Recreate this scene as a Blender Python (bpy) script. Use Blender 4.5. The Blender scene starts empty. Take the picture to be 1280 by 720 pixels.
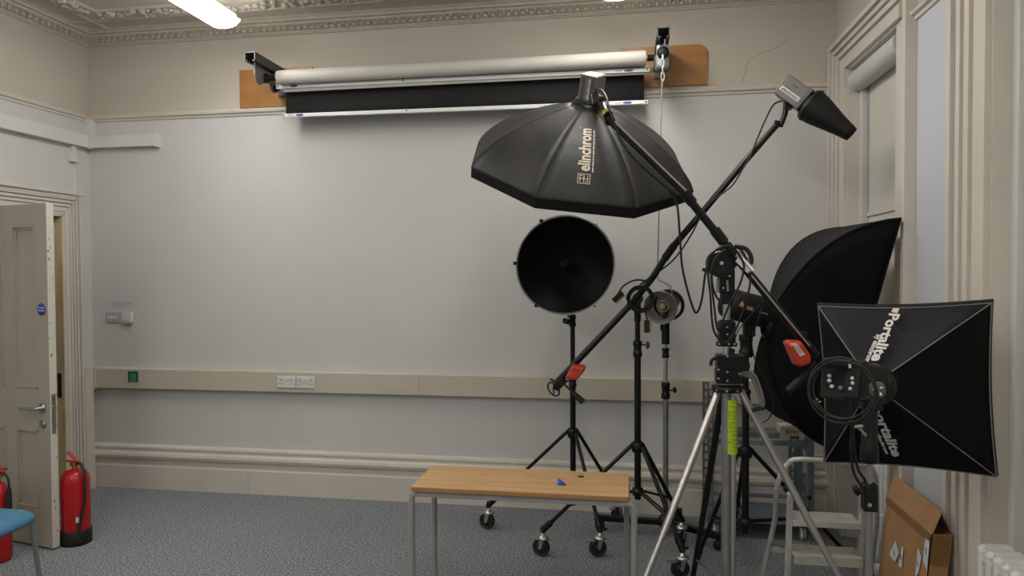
import bpy, math, random
from mathutils import Vector, Matrix
random.seed(7)
V = Vector
R = math.radians
# ------------------------------------------------------------------ camera model
FPX, YAW, PITCH, ROLL, CAMH = 875.644, R(9.324), R(-1.318), R(-0.274), 1.618
def cam_dir(u, v):
    c, s = math.cos(ROLL), math.sin(ROLL)
    u, v = u*c - v*s, u*s + v*c
    fw = math.cos(PITCH) - v*math.sin(PITCH); up = math.sin(PITCH) + v*math.cos(PITCH)
    return V((-math.sin(YAW)*fw + math.cos(YAW)*u, math.cos(YAW)*fw + math.sin(YAW)*u, up))
def ray(x, y): return cam_dir((x-640)/FPX, (360-y)/FPX)
O = V((0, 0, CAMH))
def at(x, y, Y): d = ray(x, y); return O + d*(Y/d.y)
def onz(x, y, z=0.0): d = ray(x, y); return O + d*((z-CAMH)/d.z)
def onx(x, y, X): d = ray(x, y); return O + d*(X/d.x)
def onplane(x, y, p, n): d = ray(x, y); return O + d*((p-O).dot(n)/d.dot(n))

sc = bpy.context.scene
COL = sc.collection
# ------------------------------------------------------------------ materials
def mat(name, col, rough=0.6, metal=0.0, noise=0.0, scale=8.0, col2=None, bump=0.0, bscale=60.0, emit=None, spec=0.5, detail=3.0, stretch=None, pos=(.35, .65)):
    m = bpy.data.materials.new(name); m.use_nodes = True
    nt = m.node_tree; b = nt.nodes['Principled BSDF']
    b.inputs['Base Color'].default_value = (*col, 1); b.inputs['Roughness'].default_value = rough
    b.inputs['Metallic'].default_value = metal
    b.inputs['Specular IOR Level'].default_value = spec
    tc = nt.nodes.new('ShaderNodeTexCoord'); src = tc.outputs['Object']
    if stretch:
        mp = nt.nodes.new('ShaderNodeMapping'); mp.inputs['Scale'].default_value = stretch
        nt.links.new(src, mp.inputs['Vector']); src = mp.outputs['Vector']
    n = nt.nodes.new('ShaderNodeTexNoise'); n.inputs['Scale'].default_value = scale; n.inputs['Detail'].default_value = detail
    nt.links.new(src, n.inputs['Vector'])
    r = nt.nodes.new('ShaderNodeValToRGB')
    k = noise if noise else 0.03
    c2 = col2 if col2 else tuple(c*(1-k) for c in col)
    r.color_ramp.elements[0].position = pos[0]; r.color_ramp.elements[1].position = pos[1]
    r.color_ramp.elements[0].color = (*c2, 1); r.color_ramp.elements[1].color = (*col, 1)
    nt.links.new(n.outputs['Fac'], r.inputs['Fac']); nt.links.new(r.outputs['Color'], b.inputs['Base Color'])
    if bump:
        n2 = nt.nodes.new('ShaderNodeTexNoise'); n2.inputs['Scale'].default_value = bscale; n2.inputs['Detail'].default_value = 3
        nt.links.new(src, n2.inputs['Vector'])
        bp = nt.nodes.new('ShaderNodeBump'); bp.inputs['Strength'].default_value = bump; bp.inputs['Distance'].default_value = 0.01
        nt.links.new(n2.outputs['Fac'], bp.inputs['Height']); nt.links.new(bp.outputs['Normal'], b.inputs['Normal'])
    if emit:
        b.inputs['Emission Color'].default_value = (*emit[0], 1); b.inputs['Emission Strength'].default_value = emit[1]
    return m
M = {}
M['wall_low'] = mat('wall_paint_lower', (.56, .555, .54), .85, noise=.04, scale=1.3, bump=.08, bscale=90)
M['wall_up'] = mat('wall_paint_upper', (.50, .46, .395), .85, noise=.05, scale=1.5, bump=.08, bscale=90)
M['wall_blue'] = mat('wall_paint_pale', (.52, .537, .575), .85, noise=.04, scale=1.5, bump=.08, bscale=90)
M['ceil'] = mat('ceiling_paint', (.50, .47, .41), .9, noise=.06, scale=2, bump=.15, bscale=40)
M['trim'] = mat('cream_gloss_trim', (.61, .56, .495), .45, noise=.06, scale=3)
M['cornice'] = mat('plaster_cornice', (.47, .43, .355), .85, noise=.10, scale=20)
M['pitrim'] = mat('dado_trunking_plastic', (.52, .475, .39), .5, noise=.08, scale=6, stretch=(1, 8, 30))
M['white_pl'] = mat('white_plastic', (.62, .62, .60), .4)
M['door'] = mat('door_paint', (.38, .345, .285), .55, noise=.08, scale=4)
M['door_edge'] = mat('chipped_door_edge', (.56, .53, .46), .6, col2=(.22, .17, .12), scale=34, pos=(.30, .37))
M['jamb'] = mat('stained_jamb_paint', (.62, .50, .32), .6, noise=.3, scale=9, stretch=(1, 1, .3))
M['steel'] = mat('brushed_steel', (.42, .42, .42), .35, metal=1.0, noise=.15, scale=30)
M['darkmetal'] = mat('dark_metal', (.05, .045, .04), .5, metal=.7, noise=.3, scale=30)
M['chrome'] = mat('chrome', (.55, .53, .515), .34, metal=1.0, noise=.02, scale=4)
M['black'] = mat('black_satin_paint', (.005, .0062, .006), .36, noise=.3, scale=20, spec=.32)
M['black_m'] = mat('black_matt_plastic', (.008, .0085, .0088), .6, noise=.3, scale=20, spec=.35)
M['rubber'] = mat('black_rubber', (.014, .014, .014), .55, noise=.3, scale=30)
M['cable'] = mat('black_cable', (.009, .009, .0095), .5, spec=.35)
M['octa'] = mat('octabox_fabric', (.031, .029, .026), .55, col2=(.012, .0115, .0105), scale=5, bump=.6, bscale=8, detail=8, spec=.42)
M['octa_edge'] = mat('octabox_edge_fabric', (.006, .006, .006), .8, noise=.3, scale=10, spec=.25)
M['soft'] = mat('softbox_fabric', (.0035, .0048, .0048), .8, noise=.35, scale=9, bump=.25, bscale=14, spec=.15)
M['soft_top'] = mat('softbox_fabric_lighter', (.013, .013, .015), .75, noise=.4, scale=9, bump=.3, bscale=14, spec=.25)  # softbox fabric in a lighter tone, used for the top panels
M['piping'] = mat('grey_piping', (.15, .15, .15), .6)
M['ink_white'] = mat('white_print', (.62, .60, .57), .6)
M['ink_cream'] = mat('cream_print', (.62, .52, .42), .6)
M['ink_black'] = mat('black_print', (.02, .02, .02), .6)
M['headgrey'] = mat('flash_head_grey', (.155, .145, .13), .45, noise=.08, scale=20)
M['headgrey2'] = mat('flash_head_rib', (.075, .07, .065), .5)
M['dish_in'] = mat('beauty_dish_inside', (.0014, .0014, .0015), .5, noise=.3, scale=10, spec=.10)
M['silver_in'] = mat('silver_reflector', (.36, .35, .335), .4, metal=.25, noise=.1, scale=40)
M['bulb'] = mat('frosted_bulb', (.50, .42, .28), .3)
M['red_w'] = mat('red_weight_paint', (.55, .045, .02), .35, noise=.15, scale=20)
M['red_e'] = mat('extinguisher_red', (.42, .008, .010), .25, noise=.1, scale=10)
M['brass'] = mat('brass', (.48, .30, .06), .35, metal=.9)
M['gold'] = mat('brass_label', (.30, .22, .05), .4, metal=.5)
M['lime'] = mat('lime_tape', (.42, .58, .02), .45, noise=.2, scale=30)
M['alu'] = mat('ladder_aluminium', (.60, .58, .54), .45, metal=.35, noise=.25, scale=9)
M['alu_dull'] = mat('worn_aluminium_tube', (.36, .36, .36), .35, metal=.8, noise=.25, scale=9)
M['slate'] = mat('blue_grey_steel', (.17, .21, .255), .5, noise=.3, scale=10)
M['angle'] = mat('slotted_angle_steel', (.20, .19, .17), .5, metal=.4, noise=.4, scale=14)
M['rad'] = mat('radiator_enamel', (.66, .66, .64), .35)
M['paper'] = mat('paper_roll', (.56, .54, .49), .6)
M['white_bar'] = mat('white_tube_bar', (.80, .80, .79), .35)
M['black_paper'] = mat('black_backdrop', (.008, .008, .0075), .85, noise=.3, scale=6)
M['blue_ink'] = mat('blue_logo', (.02, .04, .30), .4)
M['brk'] = mat('bracket_dark', (.10, .10, .10), .4, metal=.5)
M['brk_l'] = mat('bracket_light', (.30, .31, .33), .4, metal=.4)
M['blind'] = mat('blind_fabric', (.60, .58, .52), .85, noise=.05, scale=3)
M['blind_c'] = mat('blind_cassette', (.56, .56, .54), .45)
M['green'] = mat('green_sticker', (.01, .10, .045), .5)
M['mint'] = mat('pale_green_print', (.25, .42, .36), .5)
M['lilac'] = mat('lilac_grey_plate', (.40, .37, .42), .45)
M['purple'] = mat('purple_print', (.20, .17, .34), .6)
M['chair'] = mat('blue_upholstery', (.075, .22, .36), .9, noise=.25, scale=80, bump=.3, bscale=300)
M['chairleg'] = mat('grey_tube_paint', (.17, .18, .18), .4)
M['tleg'] = mat('grey_table_frame', (.27, .27, .265), .4, noise=.1, scale=10)
M['tedge'] = mat('table_edge', (.33, .17, .06), .5)
M['tack_b'] = mat('blue_tack', (.01, .06, .55), .5)
M['tack_g'] = mat('dark_green_scrap', (.03, .05, .01), .6)
M['card'] = mat('cardboard', (.37, .20, .09), .8, noise=.18, scale=5)
M['card_in'] = mat('cardboard_inside', (.20, .12, .055), .85, noise=.2, scale=5)
M['tape_b'] = mat('brown_parcel_tape', (.23, .12, .045), .35, noise=.2, scale=7)
M['label'] = mat('paper_label', (.55, .57, .62), .5)
M['diff'] = mat('lamp_diffuser', (.9, .9, .9), .4, emit=((1.0, .972, .915), 20.0))
M['glass'] = mat('night_glass', (.006, .010, .008), .06)
M['sea'] = mat('cream_card', (.52, .47, .36), .8)
M['orange'] = mat('orange_logo', (.75, .28, .03), .5)
M['redknob'] = mat('maroon_knob', (.10, .02, .02), .4)
M['shadowgap'] = mat('socket_hole', (.02, .02, .02), .7)
M['crack'] = mat('plaster_crack', (.20, .17, .13), .9)

def wood(name, c1, c2, rough=.45, sc3=(1.2, 14, 14), scale=3):
    m = bpy.data.materials.new(name); m.use_nodes = True; nt = m.node_tree; b = nt.nodes['Principled BSDF']
    tc = nt.nodes.new('ShaderNodeTexCoord'); mp = nt.nodes.new('ShaderNodeMapping'); mp.inputs['Scale'].default_value = sc3
    n = nt.nodes.new('ShaderNodeTexNoise'); n.inputs['Scale'].default_value = scale; n.inputs['Detail'].default_value = 6; n.inputs['Distortion'].default_value = .6
    r = nt.nodes.new('ShaderNodeValToRGB'); r.color_ramp.elements[0].position = .3; r.color_ramp.elements[1].position = .72
    r.color_ramp.elements[0].color = (*c1, 1); r.color_ramp.elements[1].color = (*c2, 1)
    nt.links.new(tc.outputs['Object'], mp.inputs['Vector']); nt.links.new(mp.outputs['Vector'], n.inputs['Vector'])
    nt.links.new(n.outputs['Fac'], r.inputs['Fac']); nt.links.new(r.outputs['Color'], b.inputs['Base Color'])
    b.inputs['Roughness'].default_value = rough
    return m
M['beech'] = wood('beech_laminate', (.50, .285, .125), (.64, .40, .19))
M['ply'] = wood('varnished_plywood', (.29, .125, .030), (.41, .20, .055), .4, (1.5, 6, 3), 3)

def carpet():
    m = bpy.data.materials.new('speckled_carpet'); m.use_nodes = True; nt = m.node_tree; b = nt.nodes['Principled BSDF']
    tc = nt.nodes.new('ShaderNodeTexCoord')
    n = nt.nodes.new('ShaderNodeTexNoise'); n.inputs['Scale'].default_value = 105; n.inputs['Detail'].default_value = 3; n.inputs['Roughness'].default_value = .8
    r = nt.nodes.new('ShaderNodeValToRGB'); e = r.color_ramp.elements
    e[0].position = .36; e[0].color = (.035, .042, .052, 1); e[1].position = .66; e[1].color = (.68, .68, .66, 1)
    k = e.new(.47); k.color = (.155, .175, .205, 1)
    k = e.new(.56); k.color = (.27, .29, .31, 1)
    n2 = nt.nodes.new('ShaderNodeTexNoise'); n2.inputs['Scale'].default_value = 1.6; n2.inputs['Detail'].default_value = 3
    mx = nt.nodes.new('ShaderNodeMix'); mx.data_type = 'RGBA'; mx.blend_type = 'MULTIPLY'; mx.inputs['Factor'].default_value = 1
    r2 = nt.nodes.new('ShaderNodeValToRGB'); r2.color_ramp.elements[0].color = (.86, .86, .88, 1); r2.color_ramp.elements[1].color = (1.08, 1.06, 1.0, 1)
    nt.links.new(tc.outputs['Object'], n.inputs['Vector']); nt.links.new(tc.outputs['Object'], n2.inputs['Vector'])
    nt.links.new(n.outputs['Fac'], r.inputs['Fac']); nt.links.new(n2.outputs['Fac'], r2.inputs['Fac'])
    nt.links.new(r.outputs['Color'], mx.inputs['A']); nt.links.new(r2.outputs['Color'], mx.inputs['B'])
    nt.links.new(mx.outputs['Result'], b.inputs['Base Color']); b.inputs['Roughness'].default_value = .95
    bp = nt.nodes.new('ShaderNodeBump'); bp.inputs['Strength'].default_value = .4; bp.inputs['Distance'].default_value = .004
    nt.links.new(n.outputs['Fac'], bp.inputs['Height']); nt.links.new(bp.outputs['Normal'], b.inputs['Normal'])
    return m
M['carpet'] = carpet()

# ------------------------------------------------------------------ mesh builder
def frame(d, ref=None):
    d = d.normalized()
    ref = V(ref) if ref is not None else (V((0, 0, 1)) if abs(d.z) < .9 else V((1, 0, 0)))
    x = ref.cross(d)
    if x.length < 1e-6: x = V((0, 1, 0)).cross(d)
    x.normalize(); y = d.cross(x)
    return x, y, d
class MB:
    def __init__(s): s.v = []; s.f = []; s.m = []; s.s = []
    def add(s, vs, fs, m=0, smooth=False):
        o = len(s.v); s.v += [V(p) for p in vs]
        for f in fs: s.f.append([i+o for i in f]); s.m.append(m); s.s.append(smooth)
        return s
    def box(s, c, size, m=0, ax=None):
        c = V(c); hx, hy, hz = [k/2 for k in size]
        ax = ax or (V((1, 0, 0)), V((0, 1, 0)), V((0, 0, 1)))
        vs = [c + ax[0]*(i*hx) + ax[1]*(j*hy) + ax[2]*(k*hz) for i in (-1, 1) for j in (-1, 1) for k in (-1, 1)]
        return s.add(vs, [(0, 1, 3, 2), (4, 6, 7, 5), (0, 4, 5, 1), (2, 3, 7, 6), (0, 2, 6, 4), (1, 5, 7, 3)], m)
    def bb(s, a, b, m=0):
        a, b = V(a), V(b); return s.box((a+b)/2, [abs(b[i]-a[i]) for i in range(3)], m)
    def tube(s, pts, r, m=0, n=12, caps=True, smooth=True, ref=None):
        pts = [V(p) for p in pts]; N = len(pts); rs = r if isinstance(r, (list, tuple)) else [r]*N
        vs = []; x = None
        for i, p in enumerate(pts):
            d = (pts[min(i+1, N-1)] - pts[max(i-1, 0)]).normalized()
            if x is None: x, y, _ = frame(d, ref)
            else:
                x = (x - d*x.dot(d))
                x = x.normalized() if x.length > 1e-6 else frame(d)[0]
                y = d.cross(x)
            for k in range(n):
                a = 2*math.pi*k/n; vs.append(p + (x*math.cos(a) + y*math.sin(a))*rs[i])
        fs = [(i*n+k, i*n+(k+1) % n, (i+1)*n+(k+1) % n, (i+1)*n+k) for i in range(N-1) for k in range(n)]
        s.add(vs, fs, m, smooth)
        if caps:
            s.add(vs[:n], [tuple(range(n-1, -1, -1))], m); s.add(vs[-n:], [tuple(range(n))], m)
        return s
    def cyl(s, a, b, r, m=0, n=20, r2=None): return s.tube([a, b], [r, r2 if r2 is not None else r], m, n)
    def lathe(s, o, axis, prof, m=0, n=32, mats=None, smooth=True):
        o = V(o); x, y, d = frame(V(axis)); vs = []
        for r, h in prof:
            for k in range(n):
                a = 2*math.pi*k/n; vs.append(o + d*h + (x*math.cos(a)+y*math.sin(a))*max(r, 1e-5))
        for i in range(len(prof)-1):
            fs = [(i*n+k, i*n+(k+1) % n, (i+1)*n+(k+1) % n, (i+1)*n+k) for k in range(n)]
            o_ = len(s.v)
            if i == 0: s.v += vs; base = o_
            for f in fs: s.f.append([q+base for q in f]); s.m.append(mats[i] if mats else m); s.s.append(smooth)
        return s
    def prism(s, poly, o, ux, uy, uz, h, m=0):
        o, ux, uy, uz = V(o), V(ux), V(uy), V(uz); n = len(poly)
        vs = [o + ux*a + uy*b for a, b in poly] + [o + ux*a + uy*b + uz*h for a, b in poly]
        fs = [tuple(range(n-1, -1, -1)), tuple(range(n, 2*n))] + [(i, (i+1) % n, n+(i+1) % n, n+i) for i in range(n)]
        return s.add(vs, fs, m)
    def slab(s, quad, th, m=0):   # polygon with thickness
        q = [V(p) for p in quad]; nrm = (q[1]-q[0]).cross(q[2]-q[0]).normalized()*th; n = len(q)
        return s.add(q + [p+nrm for p in q], [tuple(range(n-1, -1, -1)), tuple(range(n, 2*n))] + [(i, (i+1) % n, n+(i+1) % n, n+i) for i in range(n)], m)
    def grid(s, fn, nu, nv, m=0, smooth=True):
        vs = [fn(i/nu, j/nv) for i in range(nu+1) for j in range(nv+1)]
        return s.add(vs, [(i*(nv+1)+j, i*(nv+1)+j+1, (i+1)*(nv+1)+j+1, (i+1)*(nv+1)+j) for i in range(nu) for j in range(nv)], m, smooth)
    def ball(s, c, r, m=0, n=10, sc3=(1, 1, 1)):
        c = V(c); rows = max(4, n//2)
        return s.grid(lambda a, b: c + V((r*sc3[0]*math.sin(math.pi*a)*math.cos(2*math.pi*b), r*sc3[1]*math.sin(math.pi*a)*math.sin(2*math.pi*b), r*sc3[2]*math.cos(math.pi*a))), rows, n, m)
    def torus(s, c, axis, Rr, r, m=0, n=28, k=8, a0=0, a1=2*math.pi):
        x, y, d = frame(V(axis)); c = V(c)
        full = abs(a1-a0-2*math.pi) < 1e-6
        pts = [c + (x*math.cos(a0+(a1-a0)*i/n) + y*math.sin(a0+(a1-a0)*i/n))*Rr for i in range(n+1)]
        return s.tube(pts, r, m, k, caps=not full)
    def build(s, name, mats, parent=None, bevel=0, solid=0, org=None):
        if not isinstance(mats, (list, tuple)): mats = [mats]
        if parent is not None:
            p = parent
            while p.parent: p = p.parent
            org = p.location.copy()
        elif org is None:
            xs = [p.x for p in s.v]; ys = [p.y for p in s.v]; org = V(((min(xs)+max(xs))/2, (min(ys)+max(ys))/2, min(p.z for p in s.v)))
        org = V(org)
        me = bpy.data.meshes.new(name); me.from_pydata([tuple(p-org) for p in s.v], [], s.f)
        for m in mats: me.materials.append(M[m] if isinstance(m, str) else m)
        me.polygons.foreach_set('material_index', s.m); me.polygons.foreach_set('use_smooth', s.s); me.update()
        ob = bpy.data.objects.new(name, me); COL.objects.link(ob)
        if parent is not None: ob.parent = parent
        else: ob.location = org
        if solid:
            md = ob.modifiers.new('thick', 'SOLIDIFY'); md.thickness = solid; md.offset = 0
        if bevel:
            md = ob.modifiers.new('bevel', 'BEVEL'); md.width = bevel; md.segments = 2; md.limit_method = 'ANGLE'; md.angle_limit = R(40)
        return ob
def tag(o, label=None, cat=None, group=None, kind=None):
    if label: o['label'] = label
    if cat: o['category'] = cat
    if group: o['group'] = group
    if kind: o['kind'] = kind
    return o
def thing(name, label, cat, loc, group=None):
    o = bpy.data.objects.new(name, None); COL.objects.link(o); o.location = V(loc); o.empty_display_size = .1
    return tag(o, label, cat, group)
def struct(ob): ob['kind'] = 'structure'; return ob
def text_geo(txt, size, bold=0.0, extrude=0.0004, align='LEFT'):
    c = bpy.data.curves.new('t', 'FONT'); c.body = txt; c.size = size; c.offset = bold; c.extrude = extrude; c.align_x = align; c.resolution_u = 3
    o = bpy.data.objects.new('t', c); COL.objects.link(o)
    dg = bpy.context.evaluated_depsgraph_get(); dg.update(); e = o.evaluated_get(dg); me = e.to_mesh()
    vs = [v.co.copy() for v in me.vertices]; fs = [tuple(p.vertices) for p in me.polygons]; e.to_mesh_clear()
    bpy.data.objects.remove(o); bpy.data.curves.remove(c)
    return vs, fs
def put_text(mb, txt, o, ux, uy, size, m=0, bold=0, width=None, align='LEFT'):
    vs, fs = text_geo(txt, size, bold, align=align); ux = V(ux).normalized(); uy = V(uy).normalized(); uz = ux.cross(uy)
    k = 1
    if width:
        xs = [p.x for p in vs]; k = width/(max(xs)-min(xs))
    mb.add([V(o) + ux*p.x*k + uy*p.y + uz*(p.z+.0006) for p in vs], fs, m)
def spline(pts, k=8):
    P = [V(p) for p in pts]; P = [P[0]*2-P[1]] + P + [P[-1]*2-P[-2]]; out = []
    for i in range(1, len(P)-2):
        a, b, c, d = P[i-1:i+3]
        for j in range(k):
            t = j/k; out.append(.5*((2*b)+(c-a)*t+(2*a-5*b+4*c-d)*t*t+(3*b-a-3*c+d)*t**3))
    return out + [P[-2]]
# ------------------------------------------------------------------ room shell
XL, XR, YB, YF, ZC = -4.026, 1.314, 4.75, -2.6, 3.43
RAIL = 2.79
X3 = (V((1, 0, 0)), V((0, 1, 0)), V((0, 0, 1)))
struct(MB().bb((XL-1.6, YF-.2, -.1), (XR+.5, YB+.2, 0)).build('floor', 'carpet', org=(0, 0, 0)))
struct(MB().bb((XL-1.6, YF-.2, ZC), (XR+.5, YB+.2, ZC+.1)).build('ceiling', 'ceil', org=(0, 0, ZC)))
w = MB().bb((XL-.25, YB, 0), (XR+.4, YB+.2, RAIL)).bb((XL-.25, YB, RAIL), (XR+.4, YB+.2, ZC), 1)
# fine crack in the old plaster above the rail
cp = [at(x, y, YB) for x, y in [(927, 104), (932, 90), (935, 75), (950, 67), (970, 60), (985, 50)]]
w.tube([p - V((0, .0002, 0)) for p in cp], .0012, 2, 5)
struct(w.build('wall_back', ['wall_low', 'wall_up', 'crack'], org=(0, YB, 0)))
# left wall with doorway
DY0, DY1, DZ = 3.70, 4.47, 2.045
w = MB()
for (y0, y1, z0, z1) in ((YF, DY0, 0, RAIL), (DY1, YB, 0, RAIL), (DY0, DY1, DZ, RAIL)): w.bb((XL-.25, y0, z0), (XL, y1, z1))
w.bb((XL-.25, YF, RAIL), (XL, YB, ZC), 1)
struct(w.build('wall_left', ['wall_low', 'wall_up'], org=(XL, 0, 0)))
struct(MB().bb((XL-.25, YF-.2, 0), (XR+.4, YF, ZC)).build('wall_front', 'wall_low', org=(0, YF, 0)))
w = MB(); w.bb((XL-1.6, 2.6, 0), (XL-1.5, YB+.2, ZC)).bb((XL-1.6, YB, 0), (XL-.25, YB+.2, ZC)).bb((XL-1.6, 2.5, 0), (XL-.25, 2.6, ZC))
struct(w.build('wall_corridor', 'wall_up', org=(XL-1.5, 3.6, 0)))
# right wall with two window recesses
W1 = (3.73, 4.50); W2 = (1.85, 2.815); WZ = 2.83
w = MB()
for y0, y1 in ((YF, W2[0]), (W2[1], W1[0]), (W1[1], YB)): w.bb((XR, y0, 0), (XR+.4, y1, RAIL))
for y0, y1 in (W1, W2): w.bb((XR, y0, WZ), (XR+.4, y1, ZC), 1)
for y0, y1 in ((YF, W2[0]), (W2[1], W1[0]), (W1[1], YB)): w.bb((XR, y0, RAIL), (XR+.4, y1, ZC), 1)
for y0, y1 in (W1, W2): w.bb((XR+.16, y0, 0), (XR+.4, y1, .72), 2)
struct(w.build('wall_right', ['wall_blue', 'wall_up', 'trim'], org=(XR, 0, 0)))

def band(mb, kind, prof, a, b, m=0, ext=0):
    # prof: polygon of (projection, height or width); run from a to b along the wall
    if kind == 'back': mb.prism([(p, q) for p, q in prof], (a, YB, 0), (0, -1, 0), (0, 0, 1), (1, 0, 0), b-a, m)
    if kind == 'left': mb.prism([(p, q) for p, q in prof], (XL, a, 0), (1, 0, 0), (0, 0, 1), (0, 1, 0), b-a, m)
    if kind == 'right': mb.prism([(p, q) for p, q in prof], (XR, a, 0), (-1, 0, 0), (0, 0, 1), (0, 1, 0), b-a, m)
RP = [(0, RAIL-.028), (.010, RAIL-.026), (.014, RAIL-.012), (.030, RAIL-.006), (.034, RAIL+.008), (.022, RAIL+.016), (.018, RAIL+.022), (0, RAIL+.026)]
mb = MB(); band(mb, 'back', RP, XL, XR-.005); struct(mb.build('trim_1', 'trim'))
mb = MB(); band(mb, 'left', RP, YF, YB); struct(mb.build('trim_2', 'trim'))
mb = MB(); band(mb, 'right', RP, 3.065, 3.50); band(mb, 'right', RP, YF, 1.6); struct(mb.build('trim_3', 'trim'))
# skirting
SK = [(0, 0), (.034, 0), (.034, .168), (.028, .174), (.024, .180), (.024, .212), (.030, .222), (.046, .232), (.052, .252), (.046, .270), (.032, .282), (.030, .296), (.036, .304), (.034, .318), (.018, .326), (0, .330)]
mb = MB(); band(mb, 'back', SK, XL, XR)
for xp in (313,): mb.bb((at(xp, 590, YB).x-.001, YB-.0345, 0), (at(xp, 590, YB).x+.001, YB-.02, .168), 1)
struct(mb.build('baseboard_back', ['trim', 'crack']))
mb = MB(); band(mb, 'left', SK, DY1+.135, YB); band(mb, 'left', SK, YF, DY0-.135); struct(mb.build('baseboard_left', 'trim'))
mb = MB(); band(mb, 'right', SK, 3.07, 3.495); band(mb, 'right', SK, YF, 1.6); struct(mb.build('baseboard_right', 'trim'))
# cornice: frieze, fillet, cove, foliage band
CN = [(0, 3.325), (.012, 3.325), (.014, 3.333), (.022, 3.336), (.024, 3.346), (.060, 3.366), (.088, 3.374), (.090, 3.384), (.118, 3.388), (.122, 3.398), (.132, 3.402), (.150, 3.412), (.24, 3.416), (.27, 3.410), (.275, 3.402), (.290, 3.400), (.30, 3.412), (.42, 3.414), (.43, ZC), (0, ZC)]
def frieze(mb, kind, a, b, step):
    n = int((b-a)/step)
    for i in range(n):
        t = a + step*(i+.5)
        for (q, z, rx, rz) in ((.052, 3.357, .32, .016), (.074, 3.366, .17, .010)):
            off = step*.5 if q > .06 else 0
            if kind == 'back': c = (t+off, YB-q, z); s3 = (step*rx, .014, rz)
            elif kind == 'left': c = (XL+q, t+off, z); s3 = (.014, step*rx, rz)
            else: c = (XR-q, t+off, z); s3 = (.014, step*rx, rz)
            mb.ball(c, 1, 0, 6, s3)
def foliage(mb, kind, a, b):
    t = a; rnd = random.Random(3)
    while t < b:
        big = rnd.random() < .35
        for k in range(7 if big else 3):
            dt = rnd.uniform(-.05, .05); q = rnd.uniform(.32, .41); r = rnd.uniform(.010, .024)
            c0 = {'back': V((t+dt, YB-q, 3.408)), 'left': V((XL+q, t+dt, 3.408)), 'right': V((XR-q, t+dt, 3.408))}[kind]
            mb.ball(c0, r, 0, 7, (1.3, 1.3, .9))
        t += .06
for i, (kind, a, b) in enumerate((('back', XL, XR), ('left', 1.2, YB), ('right', 1.6, YB))):
    mb = MB(); band(mb, kind, CN, a, b); frieze(mb, kind, a+.09, b-.09, .052); foliage(mb, kind, a+.42, b-.42)
    struct(mb.build('trim_%d' % (4+i), 'cornice'))
# door architrave (reeded)
ARCH = [(0, .018, .050), (.018, .030, .030), (.030, .044, .042), (.044, .052, .026), (.052, .066, .036), (.066, .074, .022), (.074, .088, .030), (.088, .120, .020), (.120, .135, .014)]  # from outer edge inward
mb = MB()
for a, b, p in ARCH:
    mb.bb((XL, DY1+.135-a, 0), (XL+p, DY1+.135-b, DZ+.165-b*1.2), 0); mb.bb((XL, DY0-.135+a, 0), (XL+p, DY0-.135+b, DZ+.165-b*1.2), 0)
    mb.bb((XL, DY0-.135+a, DZ+.165-a*1.2), (XL+p, DY1+.135-a, DZ+.165-b*1.2), 0)
mb.bb((XL, DY0-.16, DZ+.148), (XL+.060, DY1+.160, DZ+.168)); mb.bb((XL, DY0-.15, DZ+.125), (XL+.045, DY1+.150, DZ+.148))
struct(mb.build('trim_7', 'trim', bevel=.002))
# jamb lining with keep plate
mb = MB(); mb.bb((XL-.25, DY1-.012, 0), (XL+.012, DY1+.002, DZ)).bb((XL-.25, DY0-.002, 0), (XL+.012, DY0+.012, DZ)).bb((XL-.25, DY0, DZ-.012), (XL+.012, DY1, DZ+.002), 1)
mb.bb((XL-.25, DY1-.028, 0), (XL-.05, DY1-.012, DZ), 0)
kp = at(73, 482, 4.46)
mb.bb((XL-.042, DY1-.016, .725), (XL-.012, DY1-.010, .90), 2); mb.bb((XL-.036, DY1-.018, .78), (XL-.018, DY1-.012, .84), 3)
struct(mb.build('door_frame', ['jamb', 'trim', 'darkmetal', 'shadowgap']))
# door leaf
hx, hy = XL+.03, 3.722; fx, fy = -3.315, 3.572
du = V((fx-hx, fy-hy, 0)); LW = du.length; du.normalize(); dn = V((-du.y, du.x, 0))   # dn points away from camera
if dn.y < 0: dn = -dn
door = thing('door_1', None, None, (hx, hy, 0)); door['kind'] = 'structure'
def dp(a, b, z): return V((hx, hy, z)) + du*a + dn*b
TH = .042; H = 2.03; Z0 = .012
mb = MB()
def dbox(mb, a0, a1, b0, b1, z0, z1, m=0): mb.box(dp((a0+a1)/2, (b0+b1)/2, (z0+z1)/2), (a1-a0, b1-b0, z1-z0), m, (du, dn, V((0, 0, 1))))
st = .105; mid = (LW-.0)/2
dbox(mb, 0, st, 0, TH, Z0, H); dbox(mb, LW-st, LW-.003, 0, TH, Z0, H); dbox(mb, mid-.045, mid+.045, 0, TH, Z0, H)
rails = ((Z0, .235), (.70, .945), (H-.125, H))
for z0, z1 in rails: dbox(mb, st, LW-st, .001, TH-.001, z0, z1)
dbox(mb, st, LW-st, .013, TH-.013, .2, H-.1)
for p0, p1 in ((st, mid-.045), (mid+.045, LW-st)):
    for z0, z1 in ((.235, .70), (.945, H-.125)):
        for k, (w_, d_) in enumerate(((.012, -.004), (.026, .006))):
            for q in ((p0, p0+w_, z0, z1), (p1-w_, p1, z0, z1), (p0, p1, z0, z0+w_), (p0, p1, z1-w_, z1)):
                dbox(mb, q[0], q[1], d_, TH-d_, q[2], q[3])
dbox(mb, LW-.003, LW, 0.0, TH, Z0, H, 1)
mb.build('door_leaf', ['door', 'door_edge'], door, bevel=.0015)
hz = .835; ha = LW-.062
mb = MB(); mb.lathe(dp(ha, 0, hz), -dn, [(0, 0), (.026, 0), (.026, .008), (.012, .010), (.011, .05), (0, .05)], n=20)
mb.tube(spline([dp(ha, -.045, hz), dp(ha-.03, -.052, hz), dp(ha-.13, -.050, hz-.004)]), .010); mb.build('door_handle', 'steel', door)
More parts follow.
